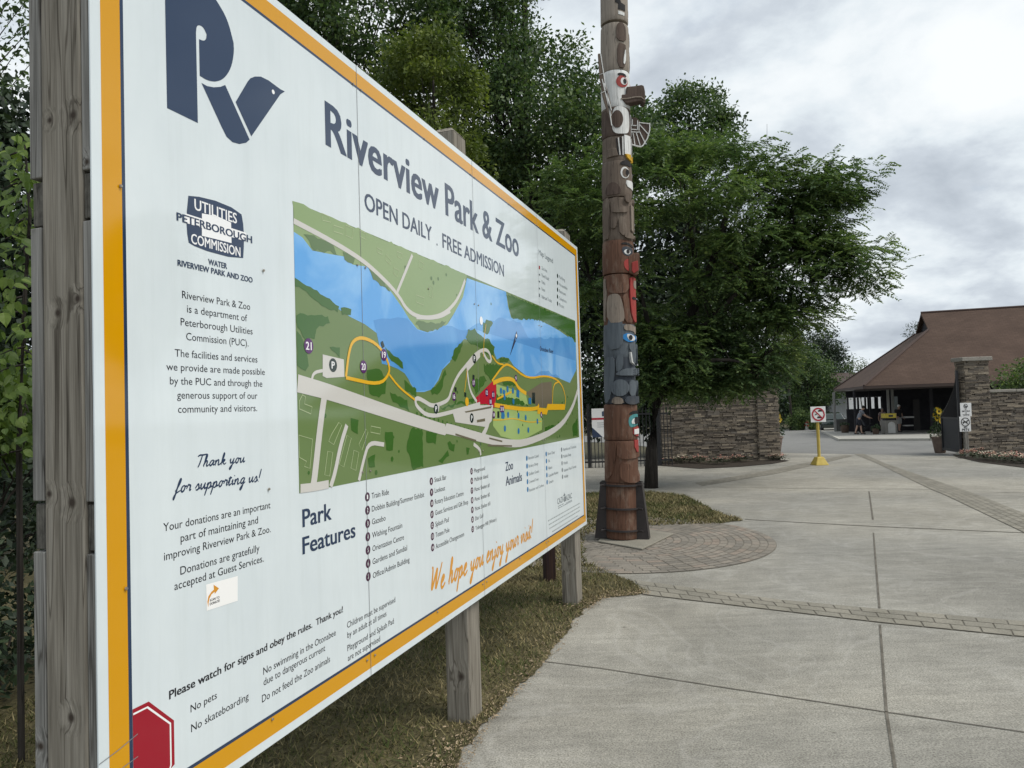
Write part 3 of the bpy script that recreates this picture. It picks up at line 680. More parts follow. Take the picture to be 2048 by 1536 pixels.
n6 = [[(190, 335), (200, 310), (330, 335), (430, 310), (380, 372), (270, 402)], [(890, 108), (1000, 150), (1200, 230), (1420, 322), (1425, 470), (1330, 392), (1140, 305), (940, 300)]]
for i, p in enumerate(w5): flat(mb, clipm(fuzzy(sg(C5, p), .006, .02, i)), 7)
for i, p in enumerate(w6): flat(mb, clipm(fuzzy(sg(C6, p), .008, .025, 50 + i)), 7)
for i, p in enumerate(n5): flat(mb, clipm(fuzzy(sg(C5, p), .006, .02, 80 + i)), 7, 1)
for i, p in enumerate(n6): flat(mb, clipm(fuzzy(sg(C6, p), .008, .025, 90 + i)), 7, 1 if i == 0 else 0)
rg = random.Random(5)
for i in range(150):
    s_ = rg.uniform(MS0 + .02, MS1 - .02); z = rg.uniform(MZ0 + .02, MZ1 - .03)
    f_ = (s_ - MS0) / (MS1 - MS0)
    low = 0.52 - 0.0 * f_
    zr = (z - MZ0) / (MZ1 - MZ0)
    if zr < 0.36 or (zr > .86 and f_ < .55): disc(mb, s_, z, rg.uniform(.006, .012), 7, 0 if zr < .5 else 1, n=7)
for i in range(16): 
    q = sgn(*C6(205 + i * 33, 1010 + i * 10.5)); disc(mb, q[0], q[1] - .01, .009, 7, 0, n=7)
mb.build('woodland', [m_wood_, ink('map_pale_wood', (0.10, 0.17, 0.065))], MAP, fixn=False)
mb = MB()
flat(mb, sg(C6, [(790, 985), (1170, 1012), (1165, 1150), (1000, 1240), (850, 1200), (790, 1120)]), 7, 2)
flat(mb, sg(C6, [(815, 800), (1040, 870), (1060, 960), (820, 940)]), 6, 2)
flat(mb, sg(C6, [(650, 912), (785, 778), (815, 802), (815, 892), (800, 982), (740, 952), (670, 955)]), 8, 1)
flat(mb, sg(C6, [(1045, 865), (1160, 790), (1240, 780), (1245, 970), (1140, 985)]), 7, 4)
road5 = lambda p, w: rib(mb, clipm(smooth_pts(sg(C5, p), 2)), w, 9, 0)
road6 = lambda p, w: rib(mb, clipm(smooth_pts(sg(C6, p), 2)), w, 9, 0)
hw = sg(C5, [(36, 958), (200, 1003), (500, 1105), (790, 1198)]) + sg(C6, [(400, 1128), (700, 1212), (900, 1258), (1050, 1252), (1300, 1140), (1400, 985), (1440, 850)])
hw = smooth_pts(clipm(hw), 2); rib(mb, hw, [0.062 - 0.022 * i / len(hw) for i in range(len(hw))], 9, 0)
road5([(10, 150), (200, 250), (340, 335), (420, 400), (530, 510), (580, 600), (650, 635), (740, 630), (793, 600)], .020)
road6([(200, 285), (330, 290), (430, 250), (520, 150), (575, 0)], .020); road5([(530, 505), (605, 322)], .018)
road5([(172, 1000), (150, 1150), (120, 1430), (112, 1470)], .034); road5([(50, 1480), (120, 1472), (190, 1458)], .03)
road5([(280, 1165), (250, 1260), (222, 1400), (200, 1470)], .022); road5([(465, 1262), (390, 1250), (365, 1330), (340, 1440)], .018)
flat(mb, sg(C5, [(160, 815), (265, 840), (268, 926), (180, 932), (160, 922)]), 9, 0); road5([(105, 945), (115, 905), (160, 895)], .012)
road6([(700, 1210), (745, 1130), (760, 1060)], .035); road6([(640, 1260), (690, 1300), (695, 1345)], .02)
road6([(190, 920), (210, 905), (260, 930), (320, 970), (390, 950), (450, 920), (470, 840), (520, 730), (580, 660), (650, 570), (720, 530), (760, 550), (780, 620), (750, 630), (710, 550)], .020)
flat(mb, sg(C6, [(580, 640), (690, 540), (690, 592), (590, 706)]), 9, 0); road6([(590, 690), (610, 850), (665, 935)], .018)
road6([(192, 920), (200, 972), (300, 1055), (480, 1012), (690, 950)], .020); flat(mb, sg(C6, [(480, 1022), (650, 962), (790, 960), (780, 1080), (740, 1130), (500, 1092)]), 9, 0)
flat(mb, sg(C6, [(345, 960), (380, 950), (372, 1010), (335, 1010)]), 9, 0)
flat(mb, sg(C6, [(570, 1010), (780, 968), (775, 985), (580, 1020)]), 10, 4); flat(mb, sg(C6, [(665, 1075), (728, 1062), (728, 1085), (665, 1095)]), 10, 4)
for a, b in (((500, 1185), (660, 1235)), ((760, 1215), (860, 1240)), ((750, 1270), (935, 1275))): rib(mb, sg(C6, [a, b]), .010, 11, 4)
def path5(p, w): rib(mb, smooth_pts(sg(C5, p), 2), w, 12, 3)
def path6(p, w): rib(mb, smooth_pts(sg(C6, p), 2), w, 12, 3)
path5([(275, 926), (290, 800), (310, 745), (360, 728), (440, 770), (490, 860), (490, 915), (440, 967), (275, 930)], .014); path5([(490, 915), (540, 980), (617, 1040)], .010)
path6([(790, 790), (870, 757), (950, 762), (985, 835), (1045, 872)], .026); path6([(800, 960), (1000, 992), (1130, 990), (1142, 958)], .026)
rib(mb, sg(C6, [(1130, 1002), (1200, 1010), (1210, 975), (1340, 975)]), .045, 13, 3)
path6([(1340, 985), (1350, 900), (1310, 780), (1200, 730), (1050, 762), (920, 650), (870, 650), (780, 775)], .014); path6([(870, 650), (820, 640), (780, 580)], .01)
path6([(820, 915), (930, 860)], .012); path6([(1245, 960), (1250, 800), (1300, 780)], .012); path6([(715, 590), (720, 440), (735, 340)], .006); path6([(570, 860), (590, 690)], .006)
path6([(790, 1075), (860, 1075), (950, 1060), (1060, 1095), (1160, 1085)], .006)
mb.build('road_and_path', [m_road, m_mred, m_zoo, m_path, m_brn], MAP, fixn=False)
mb = MB()
for p in ([(45, 1045), (60, 1015), (75, 1025), (70, 1060), (108, 1075), (102, 1110), (45, 1085)], [(42, 1215), (110, 1235), (97, 1380), (70, 1370), (80, 1345), (45, 1325)], [(205, 1210), (240, 1152), (255, 1165), (215, 1262), (190, 1245)],
          [(185, 1295), (210, 1300), (195, 1418), (170, 1412)], [(280, 1215), (302, 1230), (265, 1372), (242, 1360)], [(315, 1290), (340, 1300), (325, 1390), (300, 1378)], [(400, 1170), (448, 1180), (445, 1210), (398, 1200)], [(340, 1260), (375, 1185), (385, 1200), (355, 1290)],
          [(155, 115), (190, 130), (200, 160), (160, 150)], [(215, 175), (262, 190), (262, 220), (215, 205)], [(275, 175), (312, 190), (308, 240), (275, 225)], [(345, 200), (375, 215), (375, 245), (345, 230)],
          [(430, 285), (455, 300), (455, 320), (432, 308)], [(530, 305), (555, 315), (550, 340), (532, 330)], [(640, 350), (662, 365), (655, 392), (638, 380)], [(625, 520), (665, 535), (660, 570), (625, 555)], [(690, 470), (706, 480), (704, 535), (690, 525)], [(515, 385), (540, 400), (530, 430), (512, 412)], [(475, 320), (500, 350), (495, 370), (472, 345)]):
    rib(mb, sg(C5, p), .0028, 8, 0, closed=True)
mb.build('building_outline', m_line, MAP, fixn=False)
mb = MB()
def mark(c_, x, y, r, m, txt=None, tm=3):
    r *= .8; q = sgn(*c_(x, y)); disc(mb, q[0], q[1], r, 14, m)
    if txt: w = r * (.8 if len(txt) < 2 else 1.25); text_sz(mb, txt, q[0] - w / 2, q[0] + w / 2, q[1] - r * .5, r, 15, tm, .02)
for x, y, n_ in ((90, 773, '21'), (362, 876, '20'), (463, 817, '19')): mark(C5, x, y, .034 if x < 200 else .032, 0, n_)
mark(C5, 211, 868, .032, 1, 'P'); mark(C5, 722, 1085, .03, 1, 'P')
for x, y in ((645, 605), (625, 1060)): mark(C6, x, y, .033, 1, 'P')
for x, y, n_ in ((640, 790, '17'), (488, 895, '16'), (740, 865, '12'), (790, 882, '11'), (770, 935, '10'), (795, 1035, '14'), (850, 990, '3'), (865, 990, '8'), (965, 755, '9'), (1160, 1035, '6')): mark(C6, x, y, .028, 0, n_)
mark(C6, 588, 935, .03, 4, None); mark(C6, 698, 312, .03, 3, None)
for x, y in ((850, 850), (900, 838), (942, 850), (982, 868), (945, 932), (877, 900), (870, 1040), (905, 1035), (985, 1040), (1040, 1057), (1130, 1085), (880, 1140), (985, 1160), (1060, 1152)): mark(C6, x, y, .024, 2)
for x, y in ((638, 745), (575, 880), (500, 840)): flat(mb, sg(C6, [(x - 6, y - 18), (x + 8, y - 14), (x + 8, y + 18), (x - 6, y + 14)]), 14, 1)
flat(mb, sg(C5, [(447, 755), (458, 748), (467, 775), (455, 785)]), 14, 1)
flat(mb, sg(C6, [(865, 840), (885, 850), (880, 880), (862, 870)]), 13, 2); flat(mb, sg(C6, [(970, 840), (992, 850), (990, 905), (968, 895)]), 13, 2); flat(mb, sg(C6, [(1062, 905), (1082, 905), (1082, 955), (1062, 950)]), 13, 2)
flat(mb, sg(C6, [(1090, 865), (1112, 865), (1112, 950), (1090, 945)]), 13, 1); flat(mb, sg(C6, [(822, 1008), (838, 1008), (838, 1060), (822, 1058)]), 13, 1); flat(mb, sg(C6, [(852, 1005), (876, 1010), (874, 1068), (852, 1060)]), 13, 2)
flat(mb, sg(C6, [(918, 585), (958, 430), (962, 470), (975, 440)]), 14, 5); flat(mb, sg(C6, [(958, 430), (970, 392), (978, 432), (968, 455)]), 14, 5)
q = sgn(*C6(968, 428)); disc(mb, q[0], q[1], .012, 15, 3, n=10)
a_, b_ = sgn(*C6(1150, 545)), sgn(*C6(1252, 562)); text_sz(mb, 'Otonabee River', a_[0], b_[0], (a_[1] + b_[1]) / 2, .032, 14, 5)
mb.build('map_marker', [m_purple, m_dkg, m_blue, m_pure, m_path, m_navy], MAP, fixn=False)

# timber posts, rails and fillers of the board
K1 = [(0.0, -.1 + .13, SIGN_Z + 2.05, .017), (0.0, .135, SIGN_Z + 1.66, .02), (0.0, .055, SIGN_Z + 1.12, .018), (0.0, .08, SIGN_Z + 1.64, .02), (0, .05, SIGN_Z + .84, .019), (0, .06, SIGN_Z + .02, .02), (.0, .15, SIGN_Z + 1.1, .016)]
m_tim = wood('weathered_timber', (0.12, 0.108, 0.088), (0.215, 0.197, 0.165), (0.30, 0.28, 0.242), knots=[(0.0, .058, SIGN_Z + 1.78, .016), (0.0, .135, SIGN_Z + 1.78, .011), (0.0, .05, SIGN_Z + 1.33, .013), (0.0, .115, SIGN_Z + 1.30, .014), (0, .075, SIGN_Z + .84, .017), (0, .085, SIGN_Z + .33, .015), (0, .15, SIGN_Z + .86, .012), (2.28, .09, .25, .03), (4.6, .10, .35, .03)])
m_tim2 = wood('old_grey_board', (0.12, 0.118, 0.11), (0.22, 0.217, 0.205), (0.30, 0.295, 0.28), knots=[(0.006, .018, SIGN_Z + 1.66, .012), (0.004, .187, SIGN_Z + .25, .016)])
m_end = wood('rail_end_grain', (0.055, 0.053, 0.046), (0.105, 0.10, 0.088), (0.15, 0.145, 0.125), scale=(30, 40, 22))
ZT = 3.19
def post(a, b, n0, n1, top, m, chamfer=True, z0=-0.3):
    mb = MB(); mb.lo_hi((a, n0, z0), (b, n1, top - .03)); cx, cy = (a + b) / 2, (n0 + n1) / 2
    mb2 = [(a, n0), (b, n0), (b, n1), (a, n1)]
    vs = [(x, y, top - .03) for x, y in mb2] + [(cx + (x - cx) * .62, cy + (y - cy) * .62, top) for x, y in mb2]
    mb.add(vs, [(0, 1, 5, 4), (1, 2, 6, 5), (2, 3, 7, 6), (3, 0, 4, 7), (4, 5, 6, 7)])
    return mb.build('post', m, SIGN, bevel=.006)
post(0.0, 0.14, 0.036, 0.166, ZT + .05, m_tim); post(2.29, 2.46, 0.042, 0.178, 3.245, m_tim); post(4.62, 4.80, 0.042, 0.172, 3.21, m_tim)
for zc in (SIGN_Z + .78, SIGN_Z + 1.58):                       # pairs of rails clamp the posts
    mb = MB(); mb.lo_hi((0.008, 0.006, zc - .055), (SW - .01, 0.034, zc + .055)); mb.build('rail', m_end, SIGN, bevel=.003)
    mb = MB(); mb.lo_hi((0.008, 0.168, zc - .057), (SW - .06, 0.206, zc + .054)); mb.build('rail', m_end, SIGN, bevel=.003)
for a, b in ((SIGN_Z + .001, SIGN_Z + .718), (SIGN_Z + .842, SIGN_Z + 1.518), (SIGN_Z + 1.642, SIGN_Z + SH)):
    mb = MB(); mb.lo_hi((0.003, 0.006, a), (0.12, 0.034, b)); mb.build('filler_board', m_tim2, SIGN, bevel=.003)
    mb = MB(); mb.lo_hi((0.001, 0.168, a - (.64 if a < SIGN_Z + .1 else 0)), (0.13, 0.207, b)); mb.build('filler_board', m_tim2, SIGN, bevel=.003)
mb = MB(); q = gpt(1100, 1164); mb.box((q.x, q.y + .05, .45), (.10, .10, 1.0), .3)
m_dkb = wood('dark_stained_timber', (0.018, 0.011, 0.015), (0.03, 0.017, 0.013), (0.045, 0.026, 0.02))
tag(mb.build('short_post', m_dkb, bevel=.006), 'short dark brown square post standing in the grass behind the map board', 'post')
# ---------------------------------------------------------------- carved pole
POLE = empty('totem_pole', (PX, PY, 0), 0, 'tall carved and painted totem pole held in a dark steel foot on the paver circle', 'totem pole'); POLE.rotation_euler = (0, math.atan(0.021), 0)
def carved(name, a, b, scale=(26, 26, 1.6), spec=0.25, worn=(0.30, 0.26, 0.21), wf=0.25, rough=0.75):
    m = mat(name, rough=rough, spec=spec); t = NT(m); co = t.coord('Object')
    mp = t.n('ShaderNodeMapping', {'Scale': scale}); t.l(co, mp.inputs[0])
    g = t.noise(1.4, 6, 0.62, mp.outputs[0], 0.4); c = t.ramp(g, [(0.3, a), (0.7, b)])
    w = t.ramp(t.noise(3.2, 6, 0.7, t.coord('Object', (2.2, 2.2, 1.0))), [(0.52, (0, 0, 0)), (0.66, (1, 1, 1))])
    c = t.mix(t.n('ShaderNodeMath', {0: w, 1: wf}, operation='MULTIPLY').outputs[0], c, worn)
    cr = t.ramp(t.noise(2.0, 2, 0.5, t.coord('Object', (14, 14, 0.5)), 0.5), [(0.482, (1, 1, 1)), (0.5, (0.35,) * 3), (0.518, (1, 1, 1))])
    c = t.mix(0.8, c, cr, 'MULTIPLY'); t.l(c, t.b.inputs['Base Color']); t.bump(g, 0.4, 0.006); return m
m_tan = carved('carved_grey_tan', (0.20, 0.17, 0.14), (0.30, 0.265, 0.225)); m_gbr = carved('carved_grey_brown', (0.10, 0.077, 0.060), (0.16, 0.126, 0.10))
m_dbr = carved('carved_dark_brown', (0.065, 0.045, 0.036), (0.10, 0.072, 0.058), wf=.12); m_brn2 = carved('carved_red_brown', (0.082, 0.040, 0.026), (0.145, 0.075, 0.048), worn=(0.23, 0.175, 0.135), wf=.5)
m_pale = carved('carved_pale_worn', (0.19, 0.155, 0.125), (0.28, 0.235, 0.195)); m_slate = carved('carved_slate_blue', (0.075, 0.09, 0.105), (0.11, 0.13, 0.148), worn=(.17, .19, .2), wf=.3); m_dsl = carved('carved_dark_slate', (0.035, 0.043, 0.055), (0.055, 0.065, 0.08), wf=.1)
m_pwhite = carved('carved_white', (0.55, 0.56, 0.55), (0.72, 0.73, 0.72), worn=(.3, .29, .27), wf=.3); m_pred = carved('carved_red', (0.25, 0.034, 0.030), (0.34, 0.054, 0.048), worn=(.25, .13, .11), wf=.3)
m_pblk = carved('carved_black', (0.012, 0.012, 0.014), (0.025, 0.024, 0.025), wf=0.05); m_teal = carved('carved_teal', (0.05, 0.20, 0.21), (0.08, 0.27, 0.28), wf=.05); m_pblu = carved('carved_blue', (0.02, 0.16, 0.42), (0.04, 0.24, 0.52), wf=0.05)
m_pyel = carved('carved_yellow', (0.50, 0.30, 0.02), (0.62, 0.38, 0.04), wf=.1); m_dkst = mixed('painted_steel', [(0.3, (0.017, 0.014, 0.014)), (0.7, (0.032, 0.025, 0.025))], 6, 4, 0.5, bump=0.1, spec=0.5)
YF = PY - 0.2; LEAN = 0.021
def zpx(y, x=1240): return at(x, y, YF).z
def prad(z): return 0.208 - 0.0052 * z
CAMA = math.atan2(-PY, -PX)
def pxa(x, y):
    z = zpx(y); P = np.array([PX + LEAN * z, PY, z - EYE]); dz = P @ _F; cx = 1024 + FPX * (P @ _R) / dz; rp = prad(z) * FPX / dz
    return CAMA + math.asin(max(-0.995, min(0.995, (x - cx) / rp))), z
FRONT = CAMA + math.radians(75)
def segment(name, y0, y1, m, flare=0.0, edge=0.018, n=36, dr=0.0):
    zt, zb_ = zpx(y0), zpx(y1); h = zt - zb_; e = min(edge, h * .2); k = 9
    prof = [(prad(zb_) - .022 + dr, zb_ + .002), (prad(zb_) - .006 + dr, zb_ + e * .5), (prad(zb_) + dr, zb_ + e * 1.4)]
    for i in range(1, k): 
        z = zb_ + e * 1.4 + (h - e * 2.8) * i / k; prof.append((prad(z) + dr + flare * math.sin(math.pi * i / k), z))
    prof += [(prad(zt) + dr, zt - e * 1.4), (prad(zt) - .006 + dr, zt - e * .5), (prad(zt) - .022 + dr, zt - .002)]
    mb = MB(); mb.lathe(prof, (0, 0, 0), n)
    return smooth_angle(mb.build(name, m, POLE), 35)
def wrap(name, px, m, depth=0.012, base=-0.03, mirror=True, dr=0.0, smooth=1, bev=0.006):
    """a polygon traced in photo pixels wrapped round the pole with real thickness, and its twin on the far side of the face"""
    if smooth: px = smooth_pts(px, smooth, True)
    out = []
    for rev in ((False, True) if mirror else (False,)):
        pts = [pxa(*p) for p in px]
        if rev: pts = [(2 * FRONT - a, z) for a, z in pts]
        bm = bmesh.new(); vv = [bm.verts.new((a, z, 0)) for a, z in pts]
        for tr in tessellate_polygon([[Vector((a, z, 0)) for a, z in pts]]):
            try: bm.faces.new([vv[i] for i in tr])
            except ValueError: pass
        a0 = min(p[0] for p in pts); a1 = max(p[0] for p in pts); a = a0 + .12
        while a < a1:
            bmesh.ops.bisect_plane(bm, geom=bm.verts[:] + bm.edges[:] + bm.faces[:], plane_co=(a, 0, 0), plane_no=(1, 0, 0)); a += .12
        ed = [e for e in bm.edges if len(e.link_faces) == 1]
        V = []; F = []; idx = {v: i for i, v in enumerate(bm.verts)}; n = len(idx)
        for lay in (depth, base):
            for v in bm.verts:
                r = prad(v.co.y) + lay + dr; V.append((r * math.cos(v.co.x), r * math.sin(v.co.x), v.co.y))
        for f in bm.faces: t_ = tuple(idx[v] for v in f.verts); F += [t_, tuple(i + n for i in reversed(t_))]
        for e in ed: i, j = idx[e.verts[0]], idx[e.verts[1]]; F.append((i, j, j + n, i + n))
        bm.free(); mb = MB(); mb.add(V, F); o = mb.build(name, m, POLE)
        if bev: b = o.modifiers.new('bevel', 'BEVEL'); b.width = bev; b.segments = 2; b.limit_method = 'ANGLE'; b.angle_limit = math.radians(50)
        out.append(o)
    return out
def strip(name, px, w, m, depth=.016, mirror=True):
    q = []; pv = [Vector(p) for p in px]; L = []; R = []
    for i, p in enumerate(pv):
        d = (pv[min(i + 1, len(pv) - 1)] - pv[max(i - 1, 0)]).normalized(); nn_ = Vector((-d.y, d.x)) * w / 2; L.append(tuple(p + nn_)); R.append(tuple(p - nn_))
    return wrap(name, L + R[::-1], m, depth, -.02, mirror, smooth=0, bev=0)
def ell(cx, cy, rx, ry, n=14): return [(cx + rx * math.cos(i * 2 * math.pi / n), cy + ry * math.sin(i * 2 * math.pi / n)) for i in range(n)]
def plate(name, px, Y, th, m, bev=0.008):
    pts = [at(x, y, Y) - Vector((PX, PY, 0)) for x, y in px]; pts = [p - Vector((LEAN * p.z, 0, 0)) for p in pts]
    mb = MB(); mb.prism(pts, (0, th, 0)); return mb.build(name, m, POLE, bevel=bev)
T1 = cropf(1170, 0, .2083); T2 = cropf(1170, 260, .1954); T3 = cropf(1170, 520, .1954); T4 = cropf(1150, 780, .2212)
def tp(c_, pts): return [c_(*p) for p in pts]
segment('carved_section', -230, -62, m_gbr); segment('carved_section', -58, 36, m_tan)
segment('carved_section', 39, 137, m_tan, .004); segment('carved_head', 135, 212, m_pwhite, .004); segment('carved_body', 212, 270, m_dbr, .002)
segment('carved_section', 268, 322, m_gbr, 0, dr=-.006); segment('carved_head', 317, 392, m_gbr, .006); segment('carved_body', 392, 480, m_gbr, .0, dr=-.002)
segment('carved_head', 477, 546, m_brn2, .004, dr=.004); segment('carved_body', 546, 650, m_brn2, .0, dr=-.004); segment('carved_head', 646, 716, m_slate, .002)
segment('carved_body', 708, 809, m_dsl, .0, dr=-.006); segment('carved_head', 808, 882, m_brn2, .004, dr=.006); segment('carved_body', 881, 968, m_brn2, .0, dr=.004); segment('pole_foot', 966, 1082, m_brn2, 0, dr=-.004)
# top figures
wrap('carved_feather', tp(T1, [(290, -40), (330, -40), (345, 10), (380, 20), (380, 80), (315, 70), (320, 20), (290, 5)]), m_pblk, .006, smooth=0); wrap('carved_tooth', tp(T1, [(318, 88), (376, 98), (374, 130), (318, 122)]), m_pwhite, .005, smooth=0)
wrap('carved_limb', tp(T1, [(310, 215), (345, 195), (375, 230), (385, 300), (382, 385), (300, 375), (300, 260)]), m_dbr, .016); wrap('carved_limb', tp(T1, [(308, 400), (370, 405), (385, 420), (385, 640), (310, 640)]), m_dbr, .014); wrap('carved_stripe', tp(T1, [(378, 430), (385, 540), (372, 610), (358, 590)]), m_pwhite, .02)
# eagle: eye, brow, beak, wings, leg
wrap('carved_brow', tp(T1, [(310, 690), (380, 690), (395, 720), (370, 712), (320, 720)]), m_pblk, .008); wrap('carved_eye_ring', [T1(*p) for p in ell(350, 772, 52, 58)], m_pred, .010); wrap('carved_eye', [T1(*p) for p in ell(366, 768, 28, 36)], m_pwhite, .014); wrap('carved_pupil', [T1(*p) for p in ell(374, 768, 14, 26)], m_pblk, .017)
bk = tp(T1, [(340, 905), (395, 900), (400, 828), (480, 818), (545, 806), (566, 815), (578, 870), (582, 985), (560, 985), (545, 960), (470, 975), (400, 992), (345, 950)])
bo = plate('beak', bk, PY - .175, .13, m_dbr, .02)
plate('beak_line', tp(T1, [(345, 940), (400, 938), (480, 920), (540, 918), (572, 945), (572, 953), (538, 928), (480, 930), (402, 948), (345, 950)]), PY - .185, .02, m_pale, 0)
segment('carved_collar', 210, 216, m_gbr, 0, .005, dr=.002)
wrap('carved_breast', tp(T1, [(270, 1030), (330, 1008), (400, 1030), (415, 1090), (415, 1230), (395, 1275), (280, 1280), (255, 1180)]), m_pwhite, .012, smooth=2); wrap('carved_wing_joint', [T1(*p) for p in ell(308, 1138, 52, 86)], m_dbr, .018)
wl_ = tp(T1, [(124, 515), (150, 512), (165, 640), (185, 740), (235, 930), (258, 1040), (262, 1215), (245, 1170), (215, 1080), (170, 930), (140, 740)])
plate('wing', wl_, PY - .30, .03, m_gbr)
for a, b in (((150, 518), (258, 1205)), ((135, 720), (190, 700)), ((150, 900), (200, 870)), ((165, 760), (250, 1110)), ((185, 800), (255, 1060))):
    d = .9; p, q = T1(*a), T1(*b); plate('wing_stripe', [(p[0] - d, p[1]), (p[0] + d, p[1]), (q[0] + d, q[1]), (q[0] - d, q[1])], PY - .306, .012, m_pwhite, 0)
fan = tp(T1, [(415, 1120), (490, 1122), (522, 1150), (530, 1168), (620, 1170), (622, 1240), (600, 1320), (560, 1385), (540, 1402), (500, 1395), (440, 1375), (420, 1300)])
plate('far_wing', fan, PY + .02, .035, m_dbr)
for a, b in (((525, 1190), (612, 1285)), ((518, 1245), (580, 1370)), ((490, 1262), (530, 1390)), ((462, 1272), (480, 1385)), ((425, 1262), (520, 1262)), ((520, 1165), (518, 1262)), ((525, 1170), (620, 1180)), ((425, 1235), (505, 1240)), ((505, 1150), (505, 1240)), ((455, 1140), (455, 1200)), ((425, 1200), (495, 1200))):
    p, q = Vector(T1(*a)), Vector(T1(*b)); nn_ = (q - p).normalized(); nn_ = Vector((-nn_.y, nn_.x)) * .85
    plate('wing_stripe', [tuple(p + nn_), tuple(q + nn_), tuple(q - nn_), tuple(p - nn_)], PY + .012, .012, m_pwhite, 0)
edge_ = [(622, 1172), (622, 1240), (600, 1320), (560, 1385), (540, 1402), (500, 1395), (440, 1378)]
for a, b in zip(edge_, edge_[1:]):
    p, q = Vector(T1(*a)), Vector(T1(*b)); nn_ = (q - p).normalized(); nn_ = Vector((-nn_.y, nn_.x)) * 1.1
    plate('wing_stripe', [tuple(p + nn_), tuple(q + nn_), tuple(q - nn_), tuple(p - nn_)], PY + .008, .02, m_pwhite, 0)
wrap('carved_leg', tp(T1, [(372, 1285), (425, 1285), (430, 1470), (378, 1470)]), m_pwhite, .012, smooth=0); wrap('carved_claw', tp(T1, [(380, 1470), (425, 1465), (434, 1530), (410, 1515), (395, 1500)]), m_pyel, .02, smooth=0)
for i in range(4): strip('carved_feather', tp(T1, [(300 + i * 20, 1320 - i * 6), (322 + i * 14, 1480)]), 2.0, m_pwhite if i % 2 else m_pblk, .004, False)
wrap('carved_block', tp(T1, [(215, 1418), (300, 1418), (318, 1490), (215, 1500)]), m_gbr, .014, smooth=0)
# grinning face
wrap('carved_brow', tp(T2, [(360, 320), (430, 290), (465, 320), (460, 360), (420, 350), (360, 350)]), m_pblk, .010); wrap('carved_eye_ring', [T2(*p) for p in ell(403, 428, 42, 60)], m_pwhite, .010); wrap('carved_eye', [T2(*p) for p in ell(408, 430, 30, 46)], m_gbr, .013); wrap('carved_pupil', [T2(*p) for p in ell(424, 425, 16, 30)], m_pblk, .017)
wrap('carved_teeth', tp(T2, [(416, 505), (468, 500), (474, 590), (430, 572), (414, 540)]), m_pwhite, .012, smooth=0); wrap('carved_cheek', tp(T2, [(205, 650), (235, 540), (290, 520), (350, 560), (375, 640), (300, 655)]), m_dbr, .010)
# bear body
wrap('carved_arm', tp(T2, [(270, 690), (360, 680), (372, 780), (430, 780), (430, 840), (300, 842), (272, 820)]), m_gbr, .022); wrap('carved_arm', tp(T2, [(190, 690), (255, 672), (262, 880), (255, 1100), (195, 1110)]), m_gbr, .016); wrap('carved_leg', tp(T2, [(270, 900), (310, 880), (330, 900), (322, 1000), (270, 1005)]), m_gbr, .02)
wrap('carved_leg', tp(T2, [(350, 885), (395, 885), (420, 1000), (450, 1090), (355, 1070), (345, 960)]), m_gbr, .02); wrap('carved_paw', tp(T2, [(395, 1060), (430, 1035), (475, 1060), (478, 1105), (400, 1105)]), m_gbr, .03); wrap('carved_shoulder', tp(T2, [(400, 665), (440, 655), (455, 720), (430, 740), (400, 720)]), m_gbr, .03); wrap('carved_belly_strip', tp(T2, [(455, 755), (476, 755), (478, 1035), (462, 1010)]), m_pale, .02, smooth=0)
# brown face with red jaw
wrap('carved_brow', tp(T2, [(370, 1150), (430, 1145), (480, 1175), (480, 1195), (420, 1165), (372, 1172)]), m_pblk, .012); wrap('carved_eye_ring', tp(T2, [(372, 1200), (420, 1185), (480, 1200), (475, 1270), (440, 1290), (385, 1270)]), m_dsl, .010); wrap('carved_eye', tp(T2, [(388, 1240), (420, 1212), (460, 1235), (445, 1270), (410, 1270)]), m_pwhite, .014); wrap('carved_pupil', [T2(*p) for p in ell(430, 1240, 15, 22)], m_pblk, .017)
plate('snout', tp(T2, [(440, 1295), (490, 1255), (545, 1248), (560, 1262), (560, 1400), (545, 1475), (500, 1480), (450, 1460)]), PY - .18, .20, m_brn2, .02)
wrap('carved_mouth', tp(T2, [(395, 1330), (450, 1310), (490, 1320), (490, 1450), (430, 1440), (395, 1400)]), m_pred, .012); plate('carved_lip', tp(T2, [(480, 1350), (540, 1330), (548, 1430), (500, 1465), (480, 1440)]), PY - .192, .03, m_pred, .005)
# body with hanging fish
wrap('carved_arm', tp(T3, [(225, 170), (300, 140), (430, 145), (445, 330), (300, 345), (235, 310)]), m_brn2, .018); wrap('carved_limb', tp(T3, [(235, 370), (290, 340), (350, 350), (378, 430), (400, 580), (385, 640), (240, 640)]), m_pale, .022); wrap('carved_back_edge', tp(T3, [(198, 180), (214, 175), (228, 330), (215, 620), (200, 600)]), m_pale, .012, smooth=0)
wrap('carved_fish', tp(T3, [(445, 190), (468, 165), (495, 170), (508, 260), (510, 600), (490, 640), (455, 520)]), m_pred, .022); wrap('carved_fish_eye', [T3(*p) for p in ell(488, 240, 12, 45)], m_pale, .027); wrap('carved_fish_mouth', [T3(*p) for p in ell(482, 385, 18, 14)], m_pblk, .027)
wrap('carved_limb', tp(T3, [(375, 360), (440, 340), (455, 560), (490, 640), (400, 640), (395, 450)]), m_brn2, .012)
